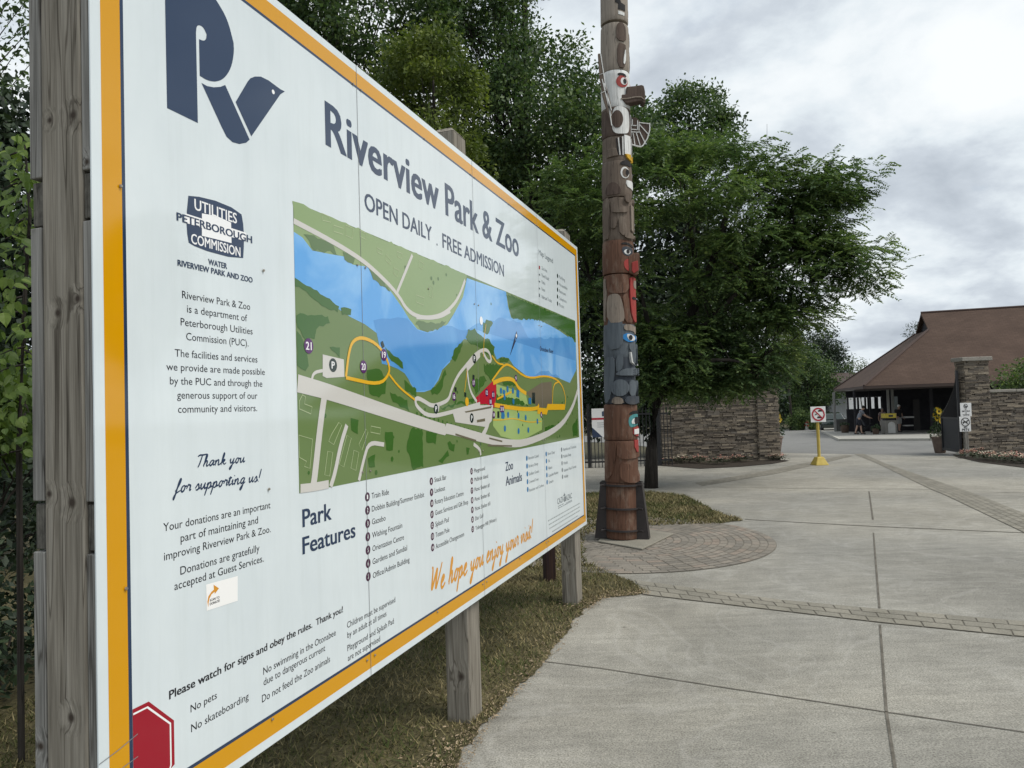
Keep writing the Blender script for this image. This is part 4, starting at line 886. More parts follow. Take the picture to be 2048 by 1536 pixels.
# slate-blue creature
wrap('carved_neck', tp(T3, [(240, 590), (300, 560), (365, 580), (390, 700), (380, 900), (240, 920)]), m_slate, .02); wrap('carved_brow', tp(T3, [(395, 660), (470, 655), (515, 700), (515, 760), (480, 720), (400, 720)]), m_pale, .010); wrap('carved_eye_ring', tp(T3, [(370, 785), (400, 755), (440, 748), (500, 770), (505, 820), (450, 845), (400, 820)]), m_pblu, .013); wrap('carved_eye', tp(T3, [(415, 760), (455, 755), (500, 785), (490, 825), (440, 825)]), m_pwhite, .017)
wrap('carved_pupil', [T3(*p) for p in ell(455, 792, 17, 26)], m_pblk, .021); wrap('carved_snout', tp(T3, [(440, 850), (495, 850), (500, 1040), (480, 1075), (460, 940), (440, 900)]), m_slate, .026); wrap('carved_tooth', tp(T3, [(445, 940), (458, 945), (470, 1040), (486, 1072), (460, 1050)]), m_pwhite, .032, smooth=0)
wrap('carved_wing', tp(T3, [(208, 1010), (240, 985), (300, 990), (315, 1100), (290, 1300), (250, 1460), (208, 1460)]), m_slate, .016, smooth=1); wrap('carved_finger', tp(T3, [(325, 990), (360, 950), (385, 965), (388, 1100), (330, 1160), (318, 1080)]), m_slate, .020)
wrap('carved_hand', tp(T3, [(320, 1160), (400, 1110), (505, 1108), (508, 1180), (420, 1185), (330, 1180)]), m_slate, .034)
hz = [zpx(T3(0, y)[1]) for y in (1112, 1130, 1150, 1170)]
for z in hz:
    for sgn_ in (1, -1):
        a = FRONT - sgn_ * .62; mb = MB(); mb.tube([((prad(z) + .02) * math.cos(a), (prad(z) + .02) * math.sin(a), z), ((prad(z) + .036) * math.cos(a + sgn_ * .22), (prad(z) + .036) * math.sin(a + sgn_ * .22), z), ((prad(z) + .028) * math.cos(a + sgn_ * .45), (prad(z) + .028) * math.sin(a + sgn_ * .45), z - .004)], [.011, .010, .006], 7); mb.build('carved_finger', m_slate, POLE, smooth=True)
wrap('carved_knee', [T3(*p) for p in ell(358, 1308, 82, 88)], m_slate, .03); wrap('carved_thigh', [T3(*p) for p in ell(470, 1310, 36, 84)], m_slate, .026); wrap('carved_foot', [T3(*p) for p in ell(465, 1435, 66, 46)], m_dsl, .034); wrap('carved_foot', tp(T3, [(275, 1475), (290, 1400), (370, 1400), (405, 1475)]), m_pale, .014)
# lowest face
wrap('carved_brow', tp(T4, [(478, 225), (500, 195), (555, 185), (570, 205), (555, 215), (500, 220)]), m_pblk, .014); wrap('carved_eye_ring', tp(T4, [(475, 290), (485, 240), (530, 215), (568, 225), (568, 300), (530, 335), (490, 340)]), m_teal, .012); wrap('carved_eye', tp(T4, [(495, 305), (520, 250), (555, 280), (540, 310)]), m_pwhite, .016); wrap('carved_pupil', [T4(*p) for p in ell(540, 278, 16, 34)], m_pblk, .02)
wrap('carved_lips', tp(T4, [(515, 345), (580, 335), (586, 420), (545, 425), (515, 400)]), m_pred, .018, smooth=0); wrap('carved_teeth', tp(T4, [(522, 358), (582, 352), (582, 400), (522, 405)]), m_pwhite, .024, smooth=0); wrap('carved_nose', tp(T4, [(565, 90), (585, 100), (588, 330), (570, 335)]), m_pwhite, .026, smooth=0)
wrap('carved_cheek', tp(T4, [(465, 300), (500, 345), (515, 420), (470, 425), (455, 360)]), m_pred, .006)
wrap('carved_arm', tp(T4, [(285, 470), (330, 460), (375, 470), (370, 640), (330, 800), (285, 810)]), m_brn2, .016); wrap('carved_arm', tp(T4, [(385, 480), (440, 460), (460, 560), (560, 575), (565, 615), (420, 630), (380, 590)]), m_brn2, .022); wrap('carved_leg', tp(T4, [(400, 690), (440, 660), (490, 670), (520, 760), (570, 800), (560, 845), (460, 840), (410, 800)]), m_brn2, .022)
wrap('carved_tongue', tp(T4, [(528, 455), (575, 455), (575, 560), (550, 570), (530, 520)]), m_pred, .014, smooth=0); wrap('carved_belly_strip', tp(T4, [(566, 620), (582, 625), (586, 810), (568, 800)]), m_pale, .016, smooth=0)
# steel foot: four tapered wings and three clamping rings
for a in (math.radians(168), math.radians(-18), math.radians(-18 + 93), math.radians(168 + 93)):
    if a > math.radians(230): continue
    ca, sa = math.cos(a), math.sin(a); tn = Vector((-sa, ca, 0)); z1 = zpx(966)
    bt = [(0.16, .03), (0.325, .03), (0.245, z1), (0.16, z1)]
    mb = MB()
    for off in (-.075, .06):
        pts = [Vector((r * ca, r * sa, z)) + tn * off for r, z in bt]; mb.prism(pts, tn * .014)
    o_ = [Vector((r * ca, r * sa, z)) for r, z in ((0.325, .031), (0.245, z1))]
    mb.prism([o_[0] - tn * .07, o_[0] + tn * .07, o_[1] + tn * .07, o_[1] - tn * .07], Vector((ca, sa, 0)) * .012)
    mb.build('steel_bracket', m_dkst, POLE, bevel=.003)
for yy in (972, 1019, 1063):
    z = zpx(yy); mb = MB(); n = 40; r = .222
    mb.lathe([(r, z - .012), (r + .012, z - .010), (r + .012, z + .010), (r, z + .012), (r - .012, z)], (0, 0, 0), 40); mb.build('clamp_ring', m_dkst, POLE)
    for a in (math.radians(150), math.radians(200), math.radians(-40), math.radians(10)): mb = MB(); mb.tube([(r * math.cos(a), r * math.sin(a), z), ((r + .07) * math.cos(a), (r + .07) * math.sin(a), z)], .012, 8); mb.build('clamp_bolt', m_dkst, POLE)

# ---------------------------------------------------------------- stone walls and piers
m_stone = mat('ledge_stone', rough=0.85, spec=0.25); t = NT(m_stone)
c = t.ramp(t.island(), [(0.0, (0.085, 0.074, 0.064)), (0.25, (0.14, 0.12, 0.098)), (0.45, (0.205, 0.172, 0.135)), (0.6, (0.16, 0.144, 0.125)), (0.8, (0.23, 0.195, 0.152)), (1.0, (0.31, 0.265, 0.205))])
c = t.mix(1.0, c, t.ramp(t.noise(16, 5, 0.65, t.coord('Object', (1, 1, 3))), [(0.3, (0.72,) * 3), (0.7, (1.2,) * 3)]), 'MULTIPLY')
t.l(c, t.b.inputs['Base Color']); t.bump(t.noise(30, 4, 0.6, t.coord('Object')), 0.6, 0.01)
m_mortar = mat('wall_core', (0.035, 0.031, 0.027), 0.95)
m_cap = mixed('cap_stone', [(0.3, (0.22, 0.205, 0.18)), (0.7, (0.30, 0.285, 0.255))], 5, 5, 0.85, fine=(40, .15), bump=.5)
def stone_block(parent, x0, x1, y0, y1, z0, z1, seed, caph=0.09, over=0.05):
    """a ledge-stone clad block: dark core, thin stones on every face, and a cap"""
    rg = random.Random(seed); mb = MB(); mb.lo_hi((x0 + .05, y0 + .05, z0 - .3), (x1 - .05, y1 - .05, z1)); mb.build('wall_core', m_mortar, parent)
    mb = MB(); z = z0 - .06
    while z < z1 - .01:
        h = rg.uniform(.024, .066); h = min(h, z1 - z)
        for side in range(4):
            ln = (x1 - x0) if side % 2 == 0 else (y1 - y0); p = 0
            while p < ln - .01:
                l = min(rg.uniform(.09, .40), ln - p)
                if ln - p - l < .06: l = ln - p
                d = rg.uniform(.0, .05); hh = h * rg.uniform(.82, .97); cz = z + h / 2; c0 = p + l / 2; w = l - rg.uniform(.004, .016)
                tl = Matrix.Rotation(rg.uniform(-.012, .012), 3, 'Y')
                if side == 0: mb.box((x0 + c0, y0 + .045 - d / 2, cz), (w, .07 + d, hh), 0, 0, tl)
                elif side == 2: mb.box((x0 + c0, y1 - .045 + d / 2, cz), (w, .07 + d, hh))
                elif side == 1: mb.box((x1 - .045 + d / 2, y0 + c0, cz), (.07 + d, w, hh))
                else: mb.box((x0 + .045 - d / 2, y0 + c0, cz), (.07 + d, w, hh))
                p += l
        z += h
    mb.build('stone_cladding', m_stone, parent)
    if caph:
        mb = MB(); x = x0 - over; n = max(1, round((x1 - x0) / .9)); w = (x1 - x0 + 2 * over) / n
        for i in range(n): mb.lo_hi((x + i * w + .004, y0 - over, z1 + rg.uniform(0, .006)), (x + (i + 1) * w - .004, y1 + over, z1 + caph + rg.uniform(-.008, .008)))
        mb.build('cap_stone', m_cap, parent, bevel=.015)
WY = 22.4
def X_at(px, Y): return at(px, 800, Y).x
wl0 = empty('stone_wall', (0, 0, 0), 0, 'ledge stone wall behind the feathery tree with pinkish flowers along its foot', 'wall')
gz = ground_z(WY)
xa, xb, xc = X_at(1322, WY), X_at(1514, WY), X_at(1556, WY)
stone_block(wl0, xa, xb - .002, WY + .08, WY + .5, gz, at(1480, 796, WY).z, 3)
pl = empty('stone_pier', (0, 0, 0), 0, 'ledge stone gate pier at the right end of the left wall, part hidden by leaves', 'pier')
stone_block(pl, xb, xc, WY, WY + .62, gz, at(1535, 748, WY).z, 4, .10, .06)
WR = 21.8; gzr = ground_z(WR)
wr0 = empty('stone_wall', (0, 0, 0), 0, 'ledge stone wall on the right of the gateway behind the two white notices', 'wall')
xd, xe = X_at(1931, WR), X_at(1980, WR)
stone_block(wr0, xe + .002, X_at(2048, WR) + 7.0, WR + .1, WR + .52, gzr, at(2000, 785, WR).z, 5)
pr = empty('stone_pier', (0, 0, 0), 0, 'tall ledge stone pier with a slab cap beside the open black gate', 'pier')
stone_block(pr, xd, xe, WR, WR + .42, gzr, at(1950, 722, WR).z, 6, .13, .09)

# flower beds
def bed(name, px, seed, glabel, ggroup, pts, hs):
    drape(name, [tuple(p) for p in px], 0.012, m_mulch)
m_pet = mat('petal_salmon', (0.62, 0.33, 0.27), 0.6); m_pet2 = mat('petal_cream', (0.62, 0.55, 0.44), 0.6); m_bleaf = mixed('bedding_leaf', [(0.3, (0.022, 0.035, 0.018)), (0.7, (0.06, 0.075, 0.035))], 12, 3, .6, bump=0)
drape('flower_bed', [(xa - .2, WY + .06), (xa - .3, WY - .75)] + [tuple(gpt(*p)[:2]) for p in ((1400, 938), (1480, 934), (1545, 928), (1578, 922))] + [(xc + .1, WY - .02)], 0.012, m_mulch, 'structure')
drape('flower_bed', [tuple(gpt(*p)[:2]) for p in ((1905, 909), (1912, 914), (1960, 925), (2048, 936), (2120, 940))] + [(xe + 7, 20.2), (xe + 7, WR + .08), (xd - .1, WR + .02)], 0.012, m_mulch, 'structure')
def make_bedding(seed):
    rg = random.Random(seed); root = empty('bedding_plant')
    N = 60; P = []; F = []
    mbl = MB(); mbp = MB()
    for i in range(N):
        a = rg.uniform(0, 6.28); r = rg.uniform(0.02, .2); c_ = Vector((r * math.cos(a), r * math.sin(a), rg.uniform(.03, .2) * (1 - r * 2.2))); d = Vector((math.cos(a), math.sin(a), rg.uniform(-.2, .7))).normalized() * rg.uniform(.05, .09); s_ = d.cross(Vector((0, 0, 1))).normalized() * .02
        mbl.add([c_, c_ + d * .5 + s_, c_ + d, c_ + d * .5 - s_], [(0, 1, 2, 3)])
    for i in range(13):
        a = rg.uniform(0, 6.28); r = rg.uniform(0, .19); c_ = Vector((r * math.cos(a), r * math.sin(a), .2 - r * .35 + rg.uniform(-.02, .03)))
        n = 6; pts = [c_ + Vector((math.cos(k * 6.283 / n) * .030, math.sin(k * 6.283 / n) * .030, .012 * (k % 2))) for k in range(n)] + [c_ + Vector((0, 0, -.012))]
        mbp.add(pts, [(k, (k + 1) % n, n) for k in range(n)], 0 if rg.random() < .6 else 1)
    mbl.build('leaves', m_bleaf, root, fixn=False); mbp.build('blossoms', [m_pet, m_pet2], root, fixn=False); return root
proto = [make_bedding(i) for i in range(3)]; first = set(); rg = random.Random(12)
def put_bedding(x, y, lab, grp):
    i = rg.randrange(3); o = proto[i] if i not in first else copy_tree(proto[i]); first.add(i)
    o.location = (x, y, ground_z(y) + .01); o.rotation_euler = (0, 0, rg.uniform(0, 6)); s_ = rg.uniform(.8, 1.25); o.scale = (s_, s_, s_); tag(o, lab, 'flower', grp)
for px_ in (1335, 1352, 1372, 1398, 1405, 1422, 1437, 1446, 1470, 1479, 1492, 1545, 1553, 1562):
    p = gpt(px_ + rg.uniform(-4, 4), 924 - max(0, px_ - 1490) * .10 + rg.uniform(-3, 6)); q_ = min(p.y, WY - .15); put_bedding(p.x * q_ / p.y, q_, 'low pink bedding flower in the mulch along the left stone wall', 'bedding flowers along the left wall')
for i in range(22):
    p = gpt(1925 + i * 6.4 + rg.uniform(-4, 4), 914 + i * .62 + rg.uniform(-5, 4)); q_ = min(p.y, WR - .2); put_bedding(p.x * q_ / p.y, q_, 'low pink bedding flower in the mulch along the right stone wall', 'bedding flowers along the right wall')

# ---------------------------------------------------------------- gates, fence, small signs
m_iron = mat('black_iron', (0.008, 0.009, 0.012), 0.45, 0.5); m_gate = mat('gate_sheet', (0.010, 0.013, 0.020), 0.5, 0.4)
def gate(name, label, hinge, tip, zh, zt_, zsolid):
    r = empty(name, hinge, 0, label, 'gate'); a = Vector((0, 0, 0)); b = Vector(tip) - Vector(hinge); b.z = 0; L = b.length; u = b.normalized(); ang = math.atan2(u.y, u.x)
    r.rotation_euler = (0, 0, ang)
    mb = MB(); mb.lo_hi((0, -.03, .06), (.06, .03, zh)); mb.lo_hi((L - .06, -.03, .06), (L, .03, zt_)); mb.lo_hi((.06, -.025, .08), (L - .06, .025, .16)); mb.lo_hi((.06, -.025, zsolid), (L - .06, .025, zsolid + .06)); mb.build('gate_frame', m_iron, r)
    mb = MB(); mb.lo_hi((.06, -.006, .16), (L - .06, .006, zsolid)); mb.build('gate_panel', m_gate, r)
    mb = MB(); n = 12; top = []
    for i in range(n + 1):
        f_ = i / n; top.append((.03 + (L - .06) * f_, 0, zh + (zt_ - zh) * (f_ ** .55)))
    mb.tube(top, .03, 6); mb.build('gate_top_rail', m_iron, r)
    for i in range(1, 2 * n):
        mb = MB()
        f_ = i / (2 * n); mb.tube([(.03 + (L - .06) * f_, 0, zsolid + .05), (.03 + (L - .06) * f_, 0, zh + (zt_ - zh) * (f_ ** .55))], .014, 5); mb.build('gate_bar', m_iron, r)
    return r
hr = Vector((X_at(1917, WR + .15), WR + .15, ground_z(WR))); tr = Vector((X_at(1881, WR + 1.5), WR + 1.5, ground_z(WR + 1.5)))
gate('black_gate', 'open black iron gate leaf with a curved top beside the tall stone pier', hr, tr, 2.6, 1.2, 1.1)
hl = Vector((xc + .06, WY + .35, ground_z(WY))); tl_ = Vector((xc + .42, WY + 2.4, ground_z(WY + 2)))
gate('black_gate', 'black iron gate leaf seen edge on against the left stone pier', hl, tl_, 2.45, 1.42, 1.28)
fn = empty('iron_fence', (0, 0, 0), 0, 'black iron picket fence running behind the totem pole to the stone wall', 'fence')
FY = 21.6; x = X_at(1040, FY); xe_ = xa + .1; gz = ground_z(FY); pk_ = []
while x < xe_: pk_.append((x, FY, gz + .88)); x += .105
mb = MB(); mb.box((0, 0, 0), (.022, .022, 1.76)); many(mb.build('picket', m_iron, fn), pk_)
mb = MB(); mb.box((0, 0, 0), (.07, .07, 1.95)); many(mb.build('fence_post', m_iron, fn), [(q[0] + .05, FY + .03, gz + .95) for q in pk_[19::20]])
for zz_ in (.15, 1.55): mb = MB(); mb.lo_hi((X_at(1040, FY), FY - .02, gz + zz_), (xe_, FY + .02, gz + zz_ + .05)); mb.build('rail', m_iron, fn)
m_sw = mat('sign_white', (0.72, 0.73, 0.73), 0.35); m_sr = mat('sign_red', (0.38, 0.012, 0.03), 0.4); m_sk = mat('sign_black', (0.02, 0.02, 0.022), 0.4); m_yel = mixed('worn_yellow_paint', [(0.3, (0.42, 0.31, 0.06)), (0.7, (0.52, 0.40, 0.10))], 8, 4, .55, bump=.1)
def on_board(o_parent, name, polys, mats):             # flat marks on a small board whose face is at local y = 0
    mb = MB()
    for k, (pts, m) in enumerate(polys):
        p = [Vector((a, b, 0)) for a, b in pts]; y = -.0012 - k * .0004
        mb.add([(a, y, b) for a, b in pts], [tuple(t_) for t_ in tessellate_polygon([p])], m)
    return mb.build(name, mats, o_parent, fixn=False)
def ringp(cx, cz, r0, r1, n=32):
    return [[(cx + r * math.cos(a), cz + r * math.sin(a)) for r, a in ((r0, i * 6.2832 / n), (r1, i * 6.2832 / n), (r1, (i + 1) * 6.2832 / n), (r0, (i + 1) * 6.2832 / n))] for i in range(n)]
def barp(x0, z0, x1, z1, w):
    d = Vector((x1 - x0, z1 - z0)).normalized(); n_ = Vector((-d.y, d.x)) * w / 2; return [(x0 + n_.x, z0 + n_.y), (x0 - n_.x, z0 - n_.y), (x1 - n_.x, z1 - n_.y), (x1 + n_.x, z1 + n_.y)]
def txt_polys(parent, name, lines, m, y=-.003):
    mb = MB()
    for s_, x0, x1, z, cap, bold in lines:
        v, f = glyphs(s_, bold); H, _ = glyphs('H', bold); ch = H[:, 1].max(); a0, a1 = v[:, 0].min(), v[:, 0].max()
        mb.add([(x0 + (a - a0) / (a1 - a0) * (x1 - x0), y, z + b * cap / ch) for a, b in v], f)
    return mb.build(name, m, parent, fixn=False)
# no-vehicles sign on a yellow base
p = gpt(1639, 930); d_ = 1 / 1432 * p.y
sgn1 = empty('traffic_sign', p, .06, 'square white no vehicles sign with a red ring on a yellow post and base', 'sign')
hh = at(1639, 813, p.y).z - p.z; bs = 31 * d_
mb = MB(); mb.add([(-.19, -.19, 0), (.19, -.19, 0), (.19, .19, 0), (-.19, .19, 0), (-.09, -.09, .23), (.09, -.09, .23), (.09, .09, .23), (-.09, .09, .23)], [(0, 3, 2, 1), (4, 5, 6, 7), (0, 1, 5, 4), (1, 2, 6, 5), (2, 3, 7, 6), (3, 0, 4, 7)]); mb.build('base', m_yel, sgn1, bevel=.02)
mb = MB(); mb.tube([(0, 0, .22), (0, 0, hh - .1)], .042, 12); mb.build('post', m_yel, sgn1, smooth=False)
pl_ = empty('plate'); pl_.parent = sgn1; pl_.location = (0, -.06, hh - bs)
mb = MB(); mb.lo_hi((-bs / 2, 0, 0), (bs / 2, .012, bs)); mb.build('board', m_sw, pl_, bevel=.004)
R_ = bs * .43; c0 = bs / 2
car = lambda x, z, k: [(x - .07 * k, z - .02 * k), (x - .06 * k, z + .01 * k), (x - .03 * k, z + .04 * k), (x + .03 * k, z + .04 * k), (x + .06 * k, z + .01 * k), (x + .08 * k, z), (x + .08 * k, z - .02 * k)]
on_board(pl_, 'prohibition_mark', [(car(.05, c0 + .09, .9), 1), ([(-.11, c0 - .01), (-.04, c0 + .03), (-.02, c0 + .01), (-.09, c0 - .03)], 1), (car(.02, c0 - .09, .9), 1)] + [(q, 0) for q in ringp(0, c0, R_ * .78, R_)] + [(barp(-R_ * .62, c0 + R_ * .62, R_ * .62, c0 - R_ * .62, R_ * .17), 0)], [m_sr, m_sk])
# no-smoking / no-pets notices on a timber post
p = gpt(1936, 914); d_ = p.y / 1432
nz0, nz1, nz2 = at(1932, 863, p.y).z - p.z, at(1934, 833, p.y).z - p.z, at(1936, 806, p.y).z - p.z; nw = 23 * d_
sgn2 = empty('notice_post', p, 0, 'timber post with white no smoking and no pets notices by the stone pier', 'sign')
m_gt = wood('grey_post_timber', (0.14, 0.135, 0.12), (0.22, 0.21, 0.19), (0.29, 0.28, 0.255)); mb = MB(); mb.box((0, .05, nz2 / 2), (.10, .10, nz2 + .04)); mb.build('post', m_gt, sgn2, bevel=.006)
b2_ = empty('notice'); b2_.parent = sgn2; b2_.location = (0, -.012, nz1 + .004); h2 = nz2 - nz1
mb = MB(); mb.lo_hi((-nw / 2 + .01, 0, 0), (nw / 2 - .0, .008, h2)); mb.build('board', m_sw, b2_, bevel=.003)
on_board(b2_, 'no_smoking_mark', [(q, 0) for q in ringp(0, h2 * .78, .045, .062, 20)] + [(barp(-.05, h2 * .78 + .02, .05, h2 * .78 - .02, .018), 0), (barp(-.035, h2 * .78 - .02, .035, h2 * .78 - .02, .015), 0)], [m_sk])
txt_polys(b2_, 'lettering', [('NO', -.03, .03, h2 * .50, .035, .02), ('SMOKING', -.12, .12, h2 * .34, .045, .02), ('OR', -.025, .025, h2 * .22, .03, .02), ('VAPING', -.10, .10, h2 * .06, .045, .02)], m_sk)
b3_ = empty('notice'); b3_.parent = sgn2; b3_.location = (-.035, -.014, nz0); h3 = nz1 - nz0
mb = MB(); mb.lo_hi((-nw / 2, 0, 0), (nw / 2 - .01, .008, h3)); mb.build('board', m_sw, b3_, bevel=.003)
dog = [(-.10, h3 * .60), (-.05, h3 * .68), (.03, h3 * .68), (.06, h3 * .76), (.09, h3 * .76), (.105, h3 * .71), (.07, h3 * .68), (.06, h3 * .60), (.07, h3 * .50), (.045, h3 * .50), (.03, h3 * .59), (-.03, h3 * .59), (-.06, h3 * .50), (-.085, h3 * .50), (-.065, h3 * .60)]
on_board(b3_, 'no_pets_mark', [(dog, 0)] + [(q, 0) for q in ringp(0, h3 * .64, .108, .13)] + [(barp(-.08, h3 * .64 + .08, .08, h3 * .64 - .08, .02), 0)], [m_sk])
txt_polys(b3_, 'lettering', [('NO', -.05, .05, h3 * .22, .055, .03), ('PETS', -.11, .11, h3 * .05, .065, .03)], m_sk)
# paper notice tied to the fence
nt_ = empty('fence_notice', (X_at(1206, FY - .05), FY - .06, gz + .92), 0, 'white notice with a red band tied to the iron fence behind the totem pole', 'sign')
mb = MB(); mb.lo_hi((-.36, 0, 0), (.36, .01, .86)); mb.build('board', m_sw, nt_)
on_board(nt_, 'notice_print', [([(-.36, .52), (.36, .52), (.36, .58), (-.36, .58)], 0), ([(-.36, 0), (-.36, .30), (-.05, 0)], 1), ([(-.05, .62), (-.05, .76), (.05, .8), (.14, .74), (.14, .62)], 1), ([(.02, .70), (.1, .70), (.06, .80)], 0), ([(.1, .08), (.2, .08), (.2, .16), (.1, .16)], 1)] + [([(-.2, .30 + i * .06), (.25, .30 + i * .06), (.25, .312 + i * .06), (-.2, .312 + i * .06)], 2) for i in range(3)], [m_sr, m_navy, m_gry])
# ---------------------------------------------------------------- pavilion
PAV = empty('pavilion', (0, 0, 0), 0, 'open sided park pavilion with a broad brown hip roof behind the right stone pier', 'pavilion')
m_shing = mat('brown_shingle', rough=0.9, spec=0.2); t = NT(m_shing)
bt = t.n('ShaderNodeTexBrick', {'Scale': 1.0, 'Mortar Size': 0.012, 'Brick Width': 0.33, 'Row Height': 0.14}); t.l(t.coord('UV'), bt.inputs['Vector'])
bt.inputs['Color1'].default_value = (0.072, 0.048, 0.036, 1); bt.inputs['Color2'].default_value = (0.088, 0.059, 0.045, 1); bt.inputs['Mortar'].default_value = (0.058, 0.038, 0.033, 1)
c = t.mix(1.0, bt.outputs[0], t.ramp(t.noise(0.7, 5, .6, t.coord('Object')), [(0.3, (.85,) * 3), (.7, (1.15,) * 3)]), 'MULTIPLY'); t.l(c, t.b.inputs['Base Color'])
m_fasc = mat('brown_fascia', (0.05, 0.032, 0.026), .7); m_dwall = mixed('dark_board_wall', [(0.3, (0.018, 0.018, 0.022)), (.7, (0.032, 0.031, 0.036))], 3, 4, .8); m_gpost = mixed('grey_painted_post', [(.3, (.20, .20, .19)), (.7, (.28, .28, .265))], 4, 4, .7); m_soff = mat('soffit', (0.05, 0.04, 0.036), .8)
C1w = at(1728, 772, 40.0); ez = C1w.z; e1 = Vector((.957, -.29, 0)); e2 = Vector((.29, .957, 0)); DW, LW = 12.0, 24.0
def pv(a, b, z=ez): return Vector((C1w.x, C1w.y, 0)) + e1 * a + e2 * b + Vector((0, 0, z))
RZ = at(1863, 625, 44.4).z; gt = 4.4; rise = RZ - ez; gzb = ez + rise * gt / 6.0; gw = 6.0 * (1 - gt / 6.0)
def roof_face(pts, name, m, th=.12):
    n = (pts[1] - pts[0]).cross(pts[2] - pts[0]).normalized(); n = n if n.z > 0 else -n
    mb = MB(); mb.prism(pts, -n * th); o = mb.build(name, m, PAV)
    uv = o.data.uv_layers.new(name='UVMap'); u = (pts[1] - pts[0]).normalized(); v_ = n.cross(u)
    for lp in o.data.loops: p = o.data.vertices[lp.vertex_index].co; uv.data[lp.index].uv = (p.dot(u), p.dot(v_))
    return o
roof_face([pv(0, 0), pv(LW, 0), pv(LW - gt, 6, RZ), pv(gt, 6, RZ), pv(gt, 6 - gw, gzb)], 'roof', m_shing)
roof_face([pv(LW, DW), pv(0, DW), pv(gt, 6 + gw, gzb), pv(gt, 6, RZ), pv(LW - gt, 6, RZ)], 'roof', m_shing)
roof_face([pv(0, 0), pv(gt, 6 - gw, gzb), pv(gt, 6 + gw, gzb), pv(0, DW)], 'roof', m_shing)
mb = MB()
for a_, b_ in ((pv(gt, 6, RZ), pv(LW - gt, 6, RZ)), (pv(0, 0), pv(gt, 6 - gw, gzb)), (pv(0, DW), pv(gt, 6 + gw, gzb))): mb.tube([a_ + Vector((0, 0, .02)), b_ + Vector((0, 0, .02))], .07, 6)
mb.build('ridge_cap', mat('ridge_shingle', (.062, .040, .034), .9), PAV)
mb = MB(); mb.prism([pv(gt + .25, 6 - gw + .1, gzb + .02), pv(gt + .25, 6 + gw - .1, gzb + .02), pv(gt + .25, 6, RZ - .15)], e1 * .06); mb.build('gable_louvre', m_dwall, PAV)
ez2 = math.atan2(e1.y, e1.x)
for a, b, L, along in ((LW / 2, .0, LW + .1, 1), (.0, DW / 2, DW + .1, 0)):
    mb = MB(); p = pv(a, b, ez - .09); mb.box(p, (L, .06, .15) if along else (.06, L, .15), ez2); mb.build('fascia', m_fasc, PAV)
mb = MB(); mb.prism([pv(.2, .2, ez - .17), pv(LW - .2, .2, ez - .17), pv(LW - .2, DW - .2, ez - .17), pv(.2, DW - .2, ez - .17)], (0, 0, -.05)); mb.build('ceiling', m_soff, PAV)
def gzz(p): return ground_z(p.y)
def px_post(x, Y, w=.16, m=None):
    p = at(x, 800, Y); g0 = ground_z(Y); mb = MB(); mb.box((p.x, p.y, (g0 + ez - .22) / 2), (w, w, ez - .22 - g0), ez2); mb.build('post', m or m_gpost, PAV, bevel=.01)
px_post(1668, 50.5); px_post(1776, 43.0, .13); px_post(1785, 43.2, .13); px_post(1709, 43.5, .13, m_dwall); px_post(1862, 41.5, .16, m_dwall); px_post(1990, 40, .16); px_post(1740, 45.5, .12, m_dwall)
def px_wall(x0, x1, Y0, Y1, z0, z1, m=m_dwall, th=.14, name='wall'):
    p, q = at(x0, 800, Y0), at(x1, 800, Y1); p.z = q.z = 0; d = q - p; g0 = ground_z((Y0 + Y1) / 2); mb = MB(); mb.box(((p.x + q.x) / 2, (p.y + q.y) / 2, g0 + (z0 + z1) / 2), (d.length, th, z1 - z0), math.atan2(d.y, d.x)); return mb.build(name, m, PAV)
H_ = ez - .2 - ground_z(47)
px_wall(1764, 2100, 47.5, 44.5, -.3, H_); px_wall(1692, 1764, 48.5, 48.0, -.3, 1.62); px_wall(1692, 1764, 48.5, 48.0, 2.28 + .1, H_)
for x in (1694, 1708, 1714.5, 1729, 1735, 1749, 1753, 1762): px_wall(x, x + 2.5, 48.4, 48.4, 1.62, 2.38, m_dwall, .12, 'mullion')
px_wall(1787, 1795, 46.9, 46.9, 1.5, 2.35, mat('dim_window_glass', (.10, .14, .14), .15), .05, 'window'); px_wall(1806, 1822, 44.5, 44.5, .95, 1.05, mat('pale_counter_top', (.5, .5, .48), .5), .5, 'shelf'); px_wall(1806, 1821, 44.4, 44.4, .45, .52, MATS['pale_counter_top'], .4, 'shelf'); px_wall(1826, 1838, 46.2, 46.2, 0, 2.1, mat('dark_door', (.03, .026, .024), .6), .05, 'door'); px_wall(1672, 1700, 50.5, 50.5, 0, .95, mixed('grey_counter', [(.3, (.10, .10, .095)), (.7, (.15, .15, .14))], 3, 3, .8), .3, 'counter')
padp = [pv(-2.6, -1.6, 0), pv(LW + 2, -1.6, 0), pv(LW + 2, DW + 1, 0), pv(-1.5, DW + 1, 0), pv(-2.6, DW - 2, 0)]
m_kerbc = mixed('pavilion_concrete', [(.3, (.27, .265, .24)), (.7, (.34, .33, .30))], 2, 4, .9)
pk = [gpt(1681, 882), gpt(1860, 881), gpt(2048, 879), gpt(2200, 872), gpt(2100, 842), gpt(1600, 846), gpt(1640, 862)]
drape('pavilion_pavement', [tuple(p[:2]) for p in pk], .10, m_kerbc)
mb = MB()
for p, q in zip([pk[6], pk[0], pk[1], pk[2]], [pk[0], pk[1], pk[2], pk[3]]):
    d = q - p; mb.box(((p.x + q.x) / 2, (p.y + q.y) / 2, (p.z + q.z) / 2 + .03), (d.length, .15, .155), math.atan2(d.y, d.x), 0, Matrix.Rotation(-math.asin((q.z - p.z) / d.length), 3, 'Y'))
tag(mb.build('kerb', m_padc), kind='structure')
